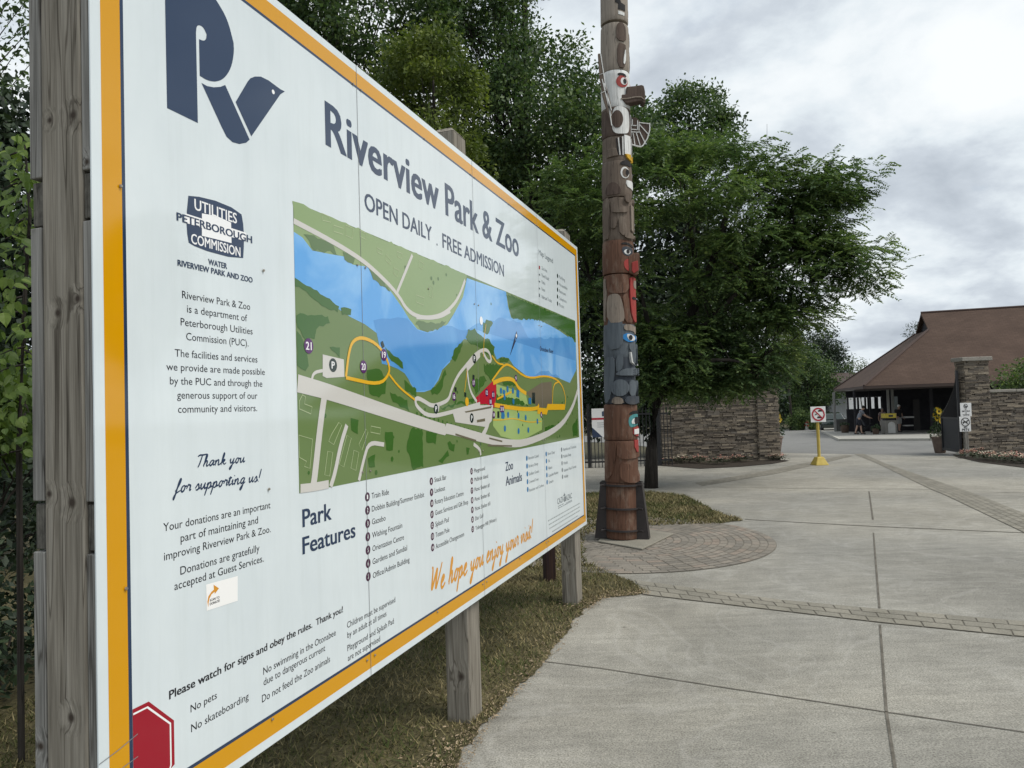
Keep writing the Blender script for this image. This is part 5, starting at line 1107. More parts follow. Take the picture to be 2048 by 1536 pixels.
# pale building far behind the pavilion
sh = empty('white_outbuilding', (0, 0, 0), 0, 'white walled outbuilding glimpsed through the windows of the pavilion', 'building')
cs = at(1722, 800, 64); mb = MB(); mb.lo_hi((cs.x - 1.3, 64, -1.6), (cs.x + 6, 70, 2.9)); mb.build('wall', mixed('white_siding', [(.3, (.62, .64, .66)), (.7, (.72, .74, .76))], 2, 3, .7), sh)
mb = MB(); mb.add([(cs.x - 1.8, 63.6, 2.9), (cs.x + 6.5, 63.6, 2.9), (cs.x + 6.5, 70.4, 2.9), (cs.x - 1.8, 70.4, 2.9), (cs.x - 1.8, 67, 4.0), (cs.x + 6.5, 67, 4.0)], [(0, 1, 5, 4), (2, 3, 4, 5), (0, 4, 3), (1, 2, 5), (3, 2, 1, 0)]); mb.build('roof', m_fasc, sh)

# ---------------------------------------------------------------- pots, bin, hydrant
m_terr = mixed('clay_pot', [(.3, (.16, .12, .10)), (.7, (.23, .175, .145))], 5, 4, .8); m_barrel = mixed('barrel_wood', [(.3, (.06, .04, .03)), (.7, (.10, .07, .05))], 5, 4, .8); m_gl = mixed('planter_leaf', [(.3, (.025, .05, .022)), (.7, (.06, .10, .04))], 14, 3, .6, bump=0); m_sun = mat('sunflower_yellow', (.68, .48, .03), .55); m_sunc = mat('sunflower_centre', (.05, .03, .012), .8)
def leaf_cloud(mb, c_, r, n, L, rg, m=0, up=.3):
    for i in range(n):
        while True:
            q = Vector((rg.uniform(-1, 1), rg.uniform(-1, 1), rg.uniform(-1, 1)))
            if q.length < 1: break
        p = Vector(c_) + Vector((q.x * r[0], q.y * r[1], q.z * r[2])); d = (q + Vector((rg.uniform(-.5, .5), rg.uniform(-.5, .5), rg.uniform(-.5, .5) + up))).normalized(); s_ = d.cross(Vector((rg.uniform(-1, 1), rg.uniform(-1, 1), rg.uniform(-1, 1)))).normalized(); l = L * rg.uniform(.7, 1.3)
        mb.add([p, p + d * l * .5 + s_ * l * .27, p + d * l, p + d * l * .5 - s_ * l * .27], [(0, 1, 2, 3)], m)
def sun_planter(loc, label, seed):
    rg = random.Random(seed); r = empty('flower_planter', loc, 0, label, 'planter')
    mb = MB(); mb.lathe([(.17, 0), (.19, .02), (.27, .50), (.30, .52), (.30, .58), (.25, .58), (.23, .5)], (0, 0, 0), 20); smooth_angle(mb.build('pot', m_terr, r), 40)
    mb = MB(); leaf_cloud(mb, (0, 0, .72), (.34, .34, .22), 240, .10, rg); leaf_cloud(mb, (0, 0, 1.15), (.16, .16, .4), 90, .14, rg); mb.build('foliage', m_gl, r, fixn=False)
    mb = MB(); leaf_cloud(mb, (-.1, -.12, .66), (.30, .2, .12), 60, .055, rg); mb.build('white_blossoms', m_pet2, r, fixn=False)
    for i in range(8):
        a = rg.uniform(0, 6.28); q = rg.uniform(.05, .24); p = Vector((q * math.cos(a), q * math.sin(a) - .05, rg.uniform(1.05, 1.62))); mb = MB(); mb.tube([(p.x * .3, p.y * .3, .6), (p.x * .8, p.y * .8, p.z * .7), p + Vector((0, .02, 0))], .010, 5, 1)
        n = 12; 
        for k in range(n): 
            b = k * 6.283 / n; d = Vector((math.cos(b), -.25, math.sin(b))); s_ = Vector((-math.sin(b), 0, math.cos(b))) * .022; mb.add([p + d * .03, p + d * .075 + s_, p + d * .125, p + d * .075 - s_], [(0, 1, 2, 3)], 0)
        mb.ico(p + Vector((0, -.02, 0)), .036, 1, 2, (1, .4, 1)); mb.build('sunflower', [m_sun, m_gl, m_sunc], r, fixn=False)
    return r
p = at(1875, 800, WR + 1.85); p.z = ground_z(p.y); sun_planter(p, 'clay planter of sunflowers and white flowers beside the open black gate', 3).scale = (.85, .85, .92)
p = gpt(1561, 905); sun_planter(p + Vector((0, .5, 0)), 'clay planter of sunflowers half hidden behind the left stone pier', 4)
def tub(px, py, h, label, seed, leafy, Y=None):
    p = gpt(px, py) if Y is None else Vector((at(px, 800, Y).x, Y, ground_z(Y))); rg = random.Random(seed); r = empty('wooden_tub', p + Vector((0, 0, .1)), 0, label, 'planter'); k = h * p.y / 1432
    mb = MB(); mb.lathe([(k * .42, 0), (k * .52, k * .5), (k * .5, k * 1.0), (k * .44, k * 1.0), (k * .42, k * .9)], (0, 0, 0), 18); mb.build('tub', m_barrel, r)
    mb = MB(); leaf_cloud(mb, (0, 0, k * 1.05), (k * .5, k * .5, k * .35 * leafy), 70, .12, rg); mb.build('foliage', m_gl, r, fixn=False)
tub(1687, 860, 15, 'brown wooden tub planter on the pavilion pavement near the parked car', 1, .6, 46.5); tub(1752, 872, 12, 'low wooden tub planter in front of the waste bin at the pavilion', 2, 1.2)
p = gpt(1779, 871); wb = empty('waste_bin', p + Vector((0, 0, .1)), ez2 * .3, 'square stone waste bin with a yellow top at the front of the pavilion', 'bin')
m_agg = mixed('aggregate', [(.3, (.16, .155, .14)), (.7, (.23, .22, .2))], 30, 4, .9); mb = MB(); mb.lo_hi((-.33, -.33, 0), (.33, .33, .78)); mb.build('bin_body', m_agg, wb, bevel=.03)
mb = MB(); pts = [(-.2, -.34, .05), (.2, -.34, .05), (.2, -.34, .5)] + [(.2 * math.cos(a), -.34, .5 + .2 * math.sin(a)) for a in (.5, 1.05, 1.57, 2.1, 2.65)] + [(-.2, -.34, .5)]; mb.prism(pts, (0, -.02, 0)); mb.build('bin_panel', mixed('pale_panel', [(.3, (.40, .40, .38)), (.7, (.48, .48, .46))], 3, 3, .7), wb)
mb = MB(); mb.lo_hi((-.25, -.25, .78), (.25, .25, .92)); mb.build('bin_neck', m_dwall, wb); mb = MB(); mb.lo_hi((-.3, -.3, .92), (.3, .3, 1.18)); mb.lo_hi((-.12, -.305, .98), (.12, -.3, 1.1), 1); mb.build('bin_top', [mat('bin_yellow', (.50, .40, .04), .5), m_sk], wb, bevel=.03)
p = gpt(1614, 860); fh = empty('fire_hydrant', p, .3, 'small red and white fire hydrant at the edge of the asphalt road', 'hydrant')
mb = MB(); mb.lathe([(.20, 0), (.20, .05), (.14, .06), (.13, .55), (.17, .56), (.17, .60)], (0, 0, 0), 16); mb.build('barrel', mat('hydrant_white', (.6, .58, .56), .5), fh, smooth=False)
mb = MB(); mb.lathe([(.17, .60), (.16, .68), (.10, .76), (.04, .79), (.04, .83)], (0, 0, 0), 16); mb.tube([(-.22, 0, .42), (.22, 0, .42)], .06, 10); mb.tube([(0, 0, .36), (0, -.22, .36)], .08, 10); mb.build('cap', mat('hydrant_red', (.42, .03, .03), .45), fh)

# ---------------------------------------------------------------- parked car (front three-quarter, far off)
p = at(1662, 800, 55.5); p.z = ground_z(p.y); CAR = empty('parked_car', p, math.radians(70), 'dark green car parked behind the no vehicles sign by the pavilion', 'car')
m_cp = mat('car_paint_dark', (0.010, 0.022, 0.018), .25, .5, 0, 1.0); m_glass = mat('car_glass', (.03, .04, .045), .05, .8); m_tyre = mat('tyre_rubber', (.012, .012, .012), .9); m_rim = mat('wheel_metal', (.45, .45, .46), .3, .5, .9); m_lamp = mat('headlamp', (.75, .76, .76), .1)
prof = [(-2.15, .32), (-2.2, .62), (-2.1, .86), (-1.3, .95), (1.0, .93), (1.95, .82), (2.15, .62), (2.12, .3)]; HWD = .86
def loft(mb, rings, m=0):
    n = len(rings[0]); vs = [q for r in rings for q in r]; fs = []
    for i in range(len(rings) - 1):
        for k in range(n): fs.append((i * n + k, i * n + (k + 1) % n, (i + 1) * n + (k + 1) % n, (i + 1) * n + k))
    fs += [tuple(range(n)), tuple((len(rings) - 1) * n + k for k in reversed(range(n)))]; mb.add(vs, fs, m)
mb = MB(); loft(mb, [[(x, y * (1 - .06 * (z - .3)), z) for x, z in prof] for y in (-HWD, HWD)]); mb.build('body', m_cp, CAR, bevel=.08)
cab = [(-1.75, .93), (-1.35, 1.36), (-.3, 1.45), (.35, 1.40), (1.15, .93)]
mb = MB(); loft(mb, [[(x, y * (1 - .30 * max(0, z - .9) / .5), z) for x, z in cab] for y in (-.80, .80)]); mb.build('cabin', m_cp, CAR, bevel=.05)
mb = MB()
ws = [Vector((1.15, -.70, .96)), Vector((1.15, .70, .96)), Vector((.40, .55, 1.37)), Vector((.40, -.55, 1.37))]; mb.prism([q + Vector((.03, 0, .02)) for q in ws], Vector((.02, 0, .02))); mb.build('windscreen', m_glass, CAR)
for sy in (-1, 1): mb = MB(); mb.prism([(-1.4, sy * .80, .98), (.95, sy * .80, .98), (.3, sy * .66, 1.34), (-1.1, sy * .66, 1.34)], (0, sy * .02, .005)); mb.build('side_window', m_glass, CAR)
for x in (-1.32, 1.32):
    for sy in (-1, 1):
        mb = MB(); mb.tube([(x, sy * .70, .32), (x, sy * .89, .32)], .32, 20); w_ = mb.build('wheel', m_tyre, CAR); mb = MB(); mb.tube([(x, sy * .88, .32), (x, sy * .905, .32)], .19, 16); mb.build('rim', m_rim, w_)
for sy in (-1, 1): mb = MB(); mb.box((2.12, sy * .62, .68), (.10, .34, .14)); mb.build('headlight', m_lamp, CAR, bevel=.03)
mb = MB(); mb.box((2.15, 0, .52), (.08, .9, .16)); mb.build('grille', m_tyre, CAR, bevel=.02); mb = MB()
for sy in (-1, 1): mb = MB(); mb.ico((.75, sy * .93, 1.0), .10, 1, 0, (.7, 1, .7)); mb.build('mirror', m_cp, CAR)

# ---------------------------------------------------------------- people
m_skin = mat('skin', (.42, .27, .20), .6)
def skin_mesh(name, J, E, m, parent, sub=2):
    me = bpy.data.meshes.new(name); me.from_pydata([j[0] for j in J], E, []); o = bpy.data.objects.new(name, me); COL.objects.link(o)
    sk = o.modifiers.new('skin', 'SKIN'); sk.use_smooth_shade = True
    for i, j in enumerate(J):
        r = j[1] if isinstance(j[1], tuple) else (j[1], j[1]); me.skin_vertices[0].data[i].radius = r; me.skin_vertices[0].data[i].use_root = (i == 0)
    sb = o.modifiers.new('sub', 'SUBSURF'); sb.levels = 1; sb.render_levels = sub; me.materials.append(m); o.parent = parent; return o
def person(loc, rz, label, lean, top, bottom, hair, h=1.70, arms=((.25, -.32, 1.02), (.25, .32, 1.02)), stride=.2, cap=None, sleeves=True):
    r = empty('person', loc, rz, label, 'person'); k = h / 1.72; r.scale = (k, k, k)
    lx = math.sin(lean); lz = math.cos(lean)
    def up(d): return (lx * d, lz * d)
    hx, hz = 0, .93
    def T(d, y=0, f=0): a, b = up(d); return (hx + a + f * lz, y, hz + b - f * lx)
    J = [((0, 0, .93), (.15, .11)), (T(.18), (.13, .10)), (T(.40), (.16, .11)), (T(.52), (.10, .08)), (T(.60), (.05, .05)), (T(.67, 0, .015), (.075, .085)), (T(.76, 0, .02), (.08, .095)), (T(.84, 0, .01), (.055, .065))]
    E = [(0, 1), (1, 2), (2, 3), (3, 4), (4, 5), (5, 6), (6, 7)]
    for s_, st_ in ((-1, stride), (1, -stride)):
        b = len(J); J += [((0, s_ * .10, .84), (.09, .09)), ((st_ * .5 + .03, s_ * .10, .48), (.058, .06)), ((st_ - .02, s_ * .10, .09), (.038, .04)), ((st_ + .14, s_ * .11, .035), (.04, .03))]; E += [(0, b), (b, b + 1), (b + 1, b + 2), (b + 2, b + 3)]
    sh_ = []
    for (ax, ay, az) in arms:
        b = len(J); s0_ = T(.50, .19 * (1 if ay > 0 else -1)); e_ = ((s0_[0] + ax) / 2 - .05, (s0_[1] + ay) / 2 * 1.15, (s0_[2] + az) / 2 - .05)
        J += [(s0_, (.055, .055)), (e_, (.038, .038)), ((ax, ay, az), (.026, .03)), ((ax + .07, ay * .97, az - .02), (.022, .035)), ((ax + .13, ay * .95, az - .05), (.012, .026))]; E += [(3, b), (b, b + 1), (b + 1, b + 2), (b + 2, b + 3), (b + 3, b + 4)]; sh_.append((s0_, e_))
    skin_mesh('body', J, E, m_skin, r)
    TJ = [((.0, 0, .90), (.172, .14)), (T(.18), (.155, .125)), (T(.40), (.195, .14)), (T(.52), (.13, .10))]; TE = [(0, 1), (1, 2), (2, 3)]
    for s0_, e_ in sh_: b = len(TJ); TJ += [(s0_, (.075, .075)), (tuple(s0_[i] * .35 + e_[i] * .65 for i in range(3)), (.06, .06))]; TE += [(3, b), (b, b + 1)]
    skin_mesh('shirt', TJ, TE, top, r)
    BJ = [((0.0, 0, 1.0), (.165, .13)), ((0, 0, .88), (.17, .135))]; BE = [(0, 1)]
    for s_, st_ in ((-1, stride), (1, -stride)): b = len(BJ); BJ += [((0, s_ * .10, .80), (.105, .105)), ((st_ * .45 + .03, s_ * .105, .50), (.095, .09))]; BE += [(1, b), (b, b + 1)]
    skin_mesh('shorts', BJ, BE, bottom, r)
    c_ = T(.79, 0, -.01); mb = MB(); mb.ico(c_, .108, 2, 0, (1, .88, .95)); mb.build('hat' if cap else 'hair', cap or hair, r, smooth=True)
    c_ = T(.70, 0, .10); mb = MB(); mb.ico((c_[0] + .012, 0, c_[2]), .018, 1)
    for s_ in (-1, 1): mb.ico((c_[0] - .004, s_ * .032, c_[2] + .03), .011, 1)
    mb.build('face', mat('face_detail', (.25, .13, .10), .6), r)
    for s_, st_ in ((-1, stride), (1, -stride)): mb = MB(); mb.lo_hi((st_ - .09, s_ * .105 - .045, 0), (st_ + .20, s_ * .105 + .045, .075)); mb.build('shoe', mat('shoe_dark', (.03, .03, .035), .7), r, bevel=.02)
    return r
m_gsh = mat('grey_shirt', (.17, .185, .215), .85); m_nvs = mat('navy_shorts', (.016, .018, .028), .85); m_hair = mat('dark_hair', (.02, .016, .013), .8)
p = gpt(1718, 872) + Vector((0, 0, .1)); per = person(p, math.radians(-12), 'person in a grey shirt and navy shorts leaning forward to push a stroller', .42, m_gsh, m_nvs, m_hair, 1.66, ((.62, -.22, 1.0), (.62, .22, 1.0)), .16)
m_pat = mixed('patterned_dress', [(.42, (.12, .10, .10)), (.5, (.42, .36, .34)), (.58, (.30, .14, .14))], 9, 3, .85, bump=0)
p = at(1763, 800, 45.0); p.z = ground_z(p.y) + .1; person(p, math.radians(-100), 'small person in patterned clothes standing behind the waste bin', .02, m_pat, mat('pale_shorts', (.4, .39, .37), .85), mat('grey_hair', (.22, .21, .2), .8), 1.45, ((.05, -.25, .85), (.05, .25, .85)), .05)
p = at(1796, 800, 44.6); p.z = ground_z(p.y) + .1; person(p, math.radians(-70), 'person in black top and pale shorts with a white cap under the pavilion roof', .05, mat('black_top', (.014, .014, .017), .85), mat('stone_shorts', (.34, .34, .33), .85), m_hair, 1.62, ((.1, -.28, .88), (.1, .28, .88)), .08, cap=mat('white_cap', (.75, .75, .74), .7))
p = gpt(1733, 869) + Vector((0.05, 0, .1)); stq = empty('stroller', p, math.radians(-12), 'dark folding stroller pushed by the person in the grey shirt', 'stroller')
mb = MB()
for s_ in (-.22, .22): mb.tube([(-.38, s_, 1.0), (.0, s_, .55), (.42, s_, .12)], .016, 6); mb.tube([(.25, s_, .62), (-.30, s_, .12)], .016, 6)
mb.tube([(-.38, -.22, 1.0), (-.38, .22, 1.0)], .018, 6); mb.build('frame', m_iron, stq)
mb = MB(); mb.prism([(-.15, -.2, .45), (.30, -.2, .40), (.34, -.2, .48), (-.05, -.2, .55), (-.28, -.2, .98), (-.36, -.2, .95)], (0, .4, 0)); mb.build('seat', mat('stroller_cloth', (.02, .022, .03), .9), stq, bevel=.02)
mb = MB(); mb.add([(-.36 + .36 * math.cos(a) * .9 + .2, s_, .95 + .25 * math.sin(a)) for s_ in (-.21, .21) for a in (0, .5, 1.0, 1.6, 2.2, 2.8)], [(i, i + 1, i + 7, i + 6) for i in range(5)]); mb.build('hood', mat('stroller_hood', (.025, .03, .045), .9), stq).modifiers.new('solid', 'SOLIDIFY').thickness = .015
for x in (-.30, .42):
    for s_ in (-.25, .25): mb = MB(); mb.tube([(x, s_ - .02, .11), (x, s_ + .02, .11)], .11, 14); mb.build('wheel', m_tyre, stq)

# ---------------------------------------------------------------- trees
def leaf_mat(name, a, b, c, trans=.34):
    m = bpy.data.materials.new(name); m.use_nodes = True; t = NT(m); t.b.inputs['Roughness'].default_value = .55; t.b.inputs['Specular IOR Level'].default_value = .35
    col = t.ramp(t.island(), [(0.0, a), (.55, b), (1.0, c)])
    col = t.mix(1.0, col, t.ramp(t.noise(1.1, 3, .5, t.coord('Object')), [(.34, (.62, .68, .72)), (.66, (1.38, 1.32, 1.05))]), 'MULTIPLY')
    t.l(col, t.b.inputs['Base Color']); tr = t.n('ShaderNodeBsdfTranslucent'); t.l(t.mix(1.0, col, (1.08, 1.18, .75), 'MULTIPLY'), tr.inputs[0])
    mx = t.n('ShaderNodeMixShader', {0: trans}); t.l(t.b.outputs[0], mx.inputs[1]); t.l(tr.outputs[0], mx.inputs[2]); out = t.t.nodes['Material Output']; t.l(mx.outputs[0], out.inputs[0]); MATS[name] = m; return m
L_dark = leaf_mat('leaf_dark_green', (.033, .066, .030), (.068, .116, .047), (.12, .17, .066)); L_mid = leaf_mat('leaf_mid_green', (.042, .076, .031), (.076, .125, .045), (.13, .18, .062)); L_lime = leaf_mat('leaf_lime_green', (.066, .098, .022), (.12, .162, .036), (.18, .22, .052))
L_loc = leaf_mat('leaf_locust', (.052, .094, .042), (.10, .162, .064), (.17, .23, .088)); L_need = leaf_mat('needle_dark', (.015, .028, .018), (.027, .047, .027), (.048, .076, .041), .1); L_shr = leaf_mat('leaf_shrub', (.05, .09, .02), (.085, .14, .03), (.14, .20, .05), .4)
m_bark = wood('tree_bark', (.016, .014, .012), (.032, .028, .024), (.055, .048, .042), scale=(16, 16, 2.0))
def pip(poly, x, y):
    c_ = False; n = len(poly); j = n - 1
    for i in range(n):
        xi, yi = poly[i]; xj, yj = poly[j]
        if (yi > y) != (yj > y) and x < (xj - xi) * (y - yi) / (yj - yi) + xi: c_ = not c_
        j = i
    return c_
def edge_d(poly, x, y):
    d = 1e9; n = len(poly); P = Vector((x, y))
    for i in range(n):
        a, b = Vector(poly[i]), Vector(poly[(i + 1) % n]); ab = b - a; u = max(0, min(1, (P - a).dot(ab) / max(1e-9, ab.length_squared))); d = min(d, (P - a - ab * u).length)
    return d
def crown_points(poly_px, Y0, dep, n, seed, edge_bias=.35):
    """points through the volume of a crown whose side view is the outline"""
    rg = random.Random(seed); xs = [p[0] for p in poly_px]; ys = [p[1] for p in poly_px]; k = Y0 / 1432; out = []
    tries = 0
    while len(out) < n and tries < n * 60:
        tries += 1
        x, y = rg.uniform(min(xs), max(xs)), rg.uniform(min(ys), max(ys))
        if not pip(poly_px, x, y): continue
        e = edge_d(poly_px, x, y) * k; dd = min(dep, .25 + e * 1.1); s_ = rg.choice((-1, 1)) * (rg.random() ** .5)
        p = at(x, y, Y0) + Vector((0, s_ * dd, 0)); out.append((p, e))
    return out
def quads_from(P, D, Sd, L, Wd):
    n = len(P); V = np.empty((n, 4, 3)); V[:, 0] = P; V[:, 1] = P + D * (L * .5)[:, None] + Sd * (Wd * .5)[:, None]; V[:, 2] = P + D * L[:, None]; V[:, 3] = P + D * (L * .5)[:, None] - Sd * (Wd * .5)[:, None]
    return V.reshape(-1, 3), np.arange(n * 4).reshape(-1, 4)
def unit(a): return a / np.maximum(1e-9, np.linalg.norm(a, axis=1))[:, None]
def clump_leaves(cl, per, rad, L, wr, seed, droop=.25, flat_=.75):
    g_ = np.random.default_rng(seed); C = np.array([c_[:] for c_ in cl]); n = len(C) * per; idx = np.repeat(np.arange(len(C)), per)
    r = rad * (0.7 + .6 * g_.random(len(C)))[idx]; q = np.clip(g_.normal(size=(n, 3)) * .5, -.85, .85); q[:, 2] *= flat_
    P = C[idx] + q * r[:, None]; D = unit(unit(q) * .6 + g_.normal(size=(n, 3)) * .6 + np.array([0, 0, -droop])); Sd = unit(np.cross(D, g_.normal(size=(n, 3)) + np.array([0, 0, .8]))); l = L * (.65 + .7 * g_.random(n))
    return quads_from(P, D, Sd, l, l * wr)
def limbs(mb, base, top, cl, rg, r0, every=1, frac=(.25, .9)):
    base, top = Vector(base), Vector(top); n = 7; ax = [base.lerp(top, i / n) + Vector((math.sin(i * 1.3) * .05, math.cos(i * 1.7) * .05, 0)) * (0 if i == 0 else 1) for i in range(n + 1)]
    mb.tube(ax, [r0 * (1.25 if i == 0 else 1) * (1 - .8 * i / n) + .01 for i in range(n + 1)], 10)
    for i, c_ in enumerate(cl):
        if i % every: continue
        h = (c_.z - base.z) / max(.1, top.z - base.z); f_ = max(frac[0], min(frac[1], h * .62 + rg.uniform(-.08, .05))); q = f_ * n; j = min(n - 1, int(q)); s_ = ax[j].lerp(ax[j + 1], q - j); mid = s_.lerp(c_, .5) + Vector((rg.uniform(-.15, .15), rg.uniform(-.15, .15), -(c_ - s_).length * .06 + .12)); r1 = max(.010, r0 * .22 * (1 - f_ * .6)); mb.tube([s_, s_.lerp(mid, .5) + Vector((0, 0, .04)), mid, c_], [r1, r1 * .75, r1 * .5, .006], 5, 0, False)
def tree(name, label, poly, Y0, dep, n, per, rad, L, wr, m, seed, trunk=None, r0=.2, group=None, every=2, cat='tree', droop=.25, flat_=.75, top=None):
    cp = crown_points(poly, Y0, dep, n, seed); cl = [p for p, e in cp]; rg = random.Random(seed + 1)
    bx = trunk if trunk is not None else sum(p.x for p in cl) / len(cl); base = Vector((bx, Y0, ground_z(Y0) - .1)); zt = max(p.z for p in cl) * .93 if top is None else top
    r = empty(name, base, 0, label, cat, group); loc = base
    V, F = clump_leaves([p - loc for p in cl], per, rad, L, wr, seed + 2, droop, flat_); o = np_mesh('crown', V, F, m, r)
    mb = MB(); limbs(mb, (0, 0, 0), (sum(p.x for p in cl) / len(cl) * .4 + bx * .6 - bx, 0, zt - base.z), [p - loc for p in cl], rg, r0, every); mb.build('trunk', m_bark, r, fixn=False, smooth=True); return r
FG = 'tall trees behind the map board'
tree('maple_tree', 'tall dark leafy tree filling the sky above the left half of the board', [(430, -230), (640, -280), (830, -200), (930, -60), (900, 120), (860, 300), (830, 460), (640, 470), (480, 300), (400, 60)], 20, 3.0, 270, 235, .80, .13, .62, L_dark, 11, None, .28, flat_=.5)
tree('maple_tree', 'tall dark tree whose crown edge meets the sky left of the totem pole', [(860, -220), (1000, -170), (1058, -30), (1075, 70), (1105, 105), (1130, 90), (1190, 112), (1200, 165), (1240, 210), (1300, 205), (1292, 300), (1250, 400), (1180, 470), (1000, 470), (900, 330), (870, 100)], 22, 2.6, 270, 235, .78, .125, .62, L_dark, 21, None, .26, flat_=.5)
tree('ash_tree', 'yellow green narrow tree standing out between the two dark trees', [(845, 62), (905, 70), (935, 115), (955, 185), (940, 260), (965, 350), (930, 420), (860, 400), (775, 290), (745, 190), (790, 105)], 16.5, 1.1, 85, 200, .50, .11, .5, L_lime, 31, None, .10, flat_=.5)
tree('maple_tree', 'dark pointed tree rising behind the feathery locust tree', [(1372, 160), (1412, 190), (1448, 198), (1465, 240), (1462, 290), (1440, 345), (1350, 380), (1290, 340), (1310, 230), (1345, 205)], 25.5, 1.4, 62, 210, .66, .125, .62, L_dark, 41, None, .2, flat_=.5)
tree('cedar_hedge', 'dense dark hedge of trees behind the iron fence and left stone wall', [(1080, 400), (1170, 440), (1300, 400), (1420, 430), (1500, 520), (1530, 620), (1540, 800), (1500, 850), (1080, 850)], 27, 1.5, 430, 110, .85, .21, .55, L_need, 51, None, .12, every=6, cat='hedge')
tree('spindle_shrub', 'low mid green shrub at the far side of the asphalt road', [(1572, 856), (1580, 832), (1605, 818), (1635, 822), (1640, 838), (1640, 856)], 62, 1.2, 40, 120, .5, .15, .5, L_mid, 61, None, .05, every=5, cat='shrub')
tree('spruce_tree', 'dark spruce with a pointed top beyond the gateway left of the pavilion', [(1600, 655), (1625, 700), (1650, 648), (1672, 690), (1690, 720), (1712, 790), (1715, 850), (1560, 850), (1562, 760), (1580, 700)], 70, 2.2, 230, 150, 1.1, .25, .4, L_need, 71, None, .25, every=5)
tree('maple_tree', 'dark green leafy tree beyond the gateway in front of the spruce', [(1590, 700), (1640, 705), (1670, 745), (1672, 800), (1600, 820), (1560, 780), (1562, 720)], 64, 1.8, 100, 150, .95, .20, .55, L_dark, 81, None, .18, every=4)
tree('maple_tree', 'yellow green tree glimpsed in the gap under the locust branches', [(1556, 660), (1590, 655), (1600, 700), (1590, 745), (1556, 740)], 62, 1.0, 36, 130, .75, .19, .55, L_lime, 86, None, .12, every=4)
tree('pine_tree', 'small sparse pine showing behind the left slope of the pavilion roof', [(1790, 660), (1835, 640), (1872, 636), (1885, 690), (1860, 740), (1800, 720)], 60, 1.4, 40, 55, .55, .30, .18, L_need, 91, None, .14, every=1)
tree('young_birch', 'thin sparse saplings showing above the eave at the left of the pavilion', [(1690, 745), (1705, 715), (1735, 722), (1752, 735), (1735, 775), (1695, 775)], 62, .8, 26, 50, .55, .14, .5, L_mid, 95, None, .05, every=1)
tree('round_shrub', 'blue green shrub showing over the right stone wall', [(1992, 790), (2000, 752), (2030, 728), (2060, 722), (2120, 730), (2130, 800)], 27, .9, 60, 90, .42, .12, .5, L_mid, 99, None, .06, every=5, cat='shrub')
tree('maple_tree', 'dark tree with sky showing through at the far left beside the board post', [(-320, -220), (-60, -240), (60, -180), (85, -40), (75, 90), (85, 200), (30, 260), (-120, 280), (-320, 200)], 13, 1.6, 95, 60, .48, .13, .5, L_dark, 101, -12.0, .2, every=1)
tree('dark_hedge', 'dark leafy hedge low down behind the left end of the board', [(-320, 205), (60, 215), (100, 420), (110, 900), (120, 1060), (-320, 1060)], 8.5, 1.0, 260, 170, .46, .11, .55, L_need, 111, None, .08, every=6, cat='hedge')
for i, (x, y, s_) in enumerate(((31, 16, 1.0), (40, 8, 1.15), (26, 3, .9))):       # what the glossy board faces, out of frame
    o_ = bpy.data.objects['maple_tree']; c_ = copy_tree(o_); c_.location = (x, y, ground_z(y)); c_.rotation_euler = (0, 0, i * 2.1); c_.scale = (s_ * .8, s_ * .8, s_ * .62); tag(c_, 'leafy tree across the plaza that the glossy board faces', 'tree', 'trees across the plaza')

g9 = np.random.default_rng(44); cw = [Vector((x, 88 + g9.normal() * 3, -1.2 + (8.0 if x < 30 else 3.0) * g9.random() ** .8)) for x in g9.uniform(-75, 75, 520)]
V, F = clump_leaves(cw, 150, 1.9, .36, .55, 45); tag(np_mesh('far_wood', V, F, L_need), 'dark far off woodland closing the view beyond the park road', 'woodland', kind='stuff')
# feathery locust in front of the wall: fronds of small leaflets
def fronds(cl, per, rad, Lf, K, ll, lw, seed):
    g_ = np.random.default_rng(seed); C = np.array([c_[:] for c_ in cl]); n = len(C) * per; idx = np.repeat(np.arange(len(C)), per)
    q = np.clip(g_.normal(size=(n, 3)) * .5, -.85, .85) * np.array([1.15, 1.15, .27]); P = C[idx] + q * (rad * (.7 + .6 * g_.random(len(C))))[idx][:, None]
    D = unit(unit(q) * .9 + g_.normal(size=(n, 3)) * .4 + np.array([0.16, 0, .05])); S_ = unit(np.cross(D, np.array([0, 0, 1.0]) + g_.normal(size=(n, 3)) * .3)); l = Lf * (.7 + .6 * g_.random(n)); Vs = []; 
    for k in range(K):
        t_ = (k + .7) / K; B = P + D * (l * t_)[:, None] + np.array([0, 0, -1.0]) * (l * .30 * t_ * t_)[:, None]
        for sg_ in (1, -1):
            d = unit(S_ * sg_ * .85 + D * .5 + np.array([0, 0, -.25]) + g_.normal(size=(n, 3)) * .12); w = unit(np.cross(d, np.array([0, 0, 1.0]) + g_.normal(size=(n, 3)) * .3)); V, _ = quads_from(B, d, w, np.full(n, ll * (1 - .35 * abs(t_ - .45))), np.full(n, lw)); Vs.append(V)
    V = np.concatenate(Vs); return V, np.arange(len(V)).reshape(-1, 4)
LY = 13.8; lbase = gpt(1302, 976); lbase = Vector((lbase.x, lbase.y, lbase.z - .05)); LY = lbase.y
LOC = empty('locust_tree', lbase, 0, 'feathery locust tree leaning right over the stone wall behind the totem pole', 'tree')
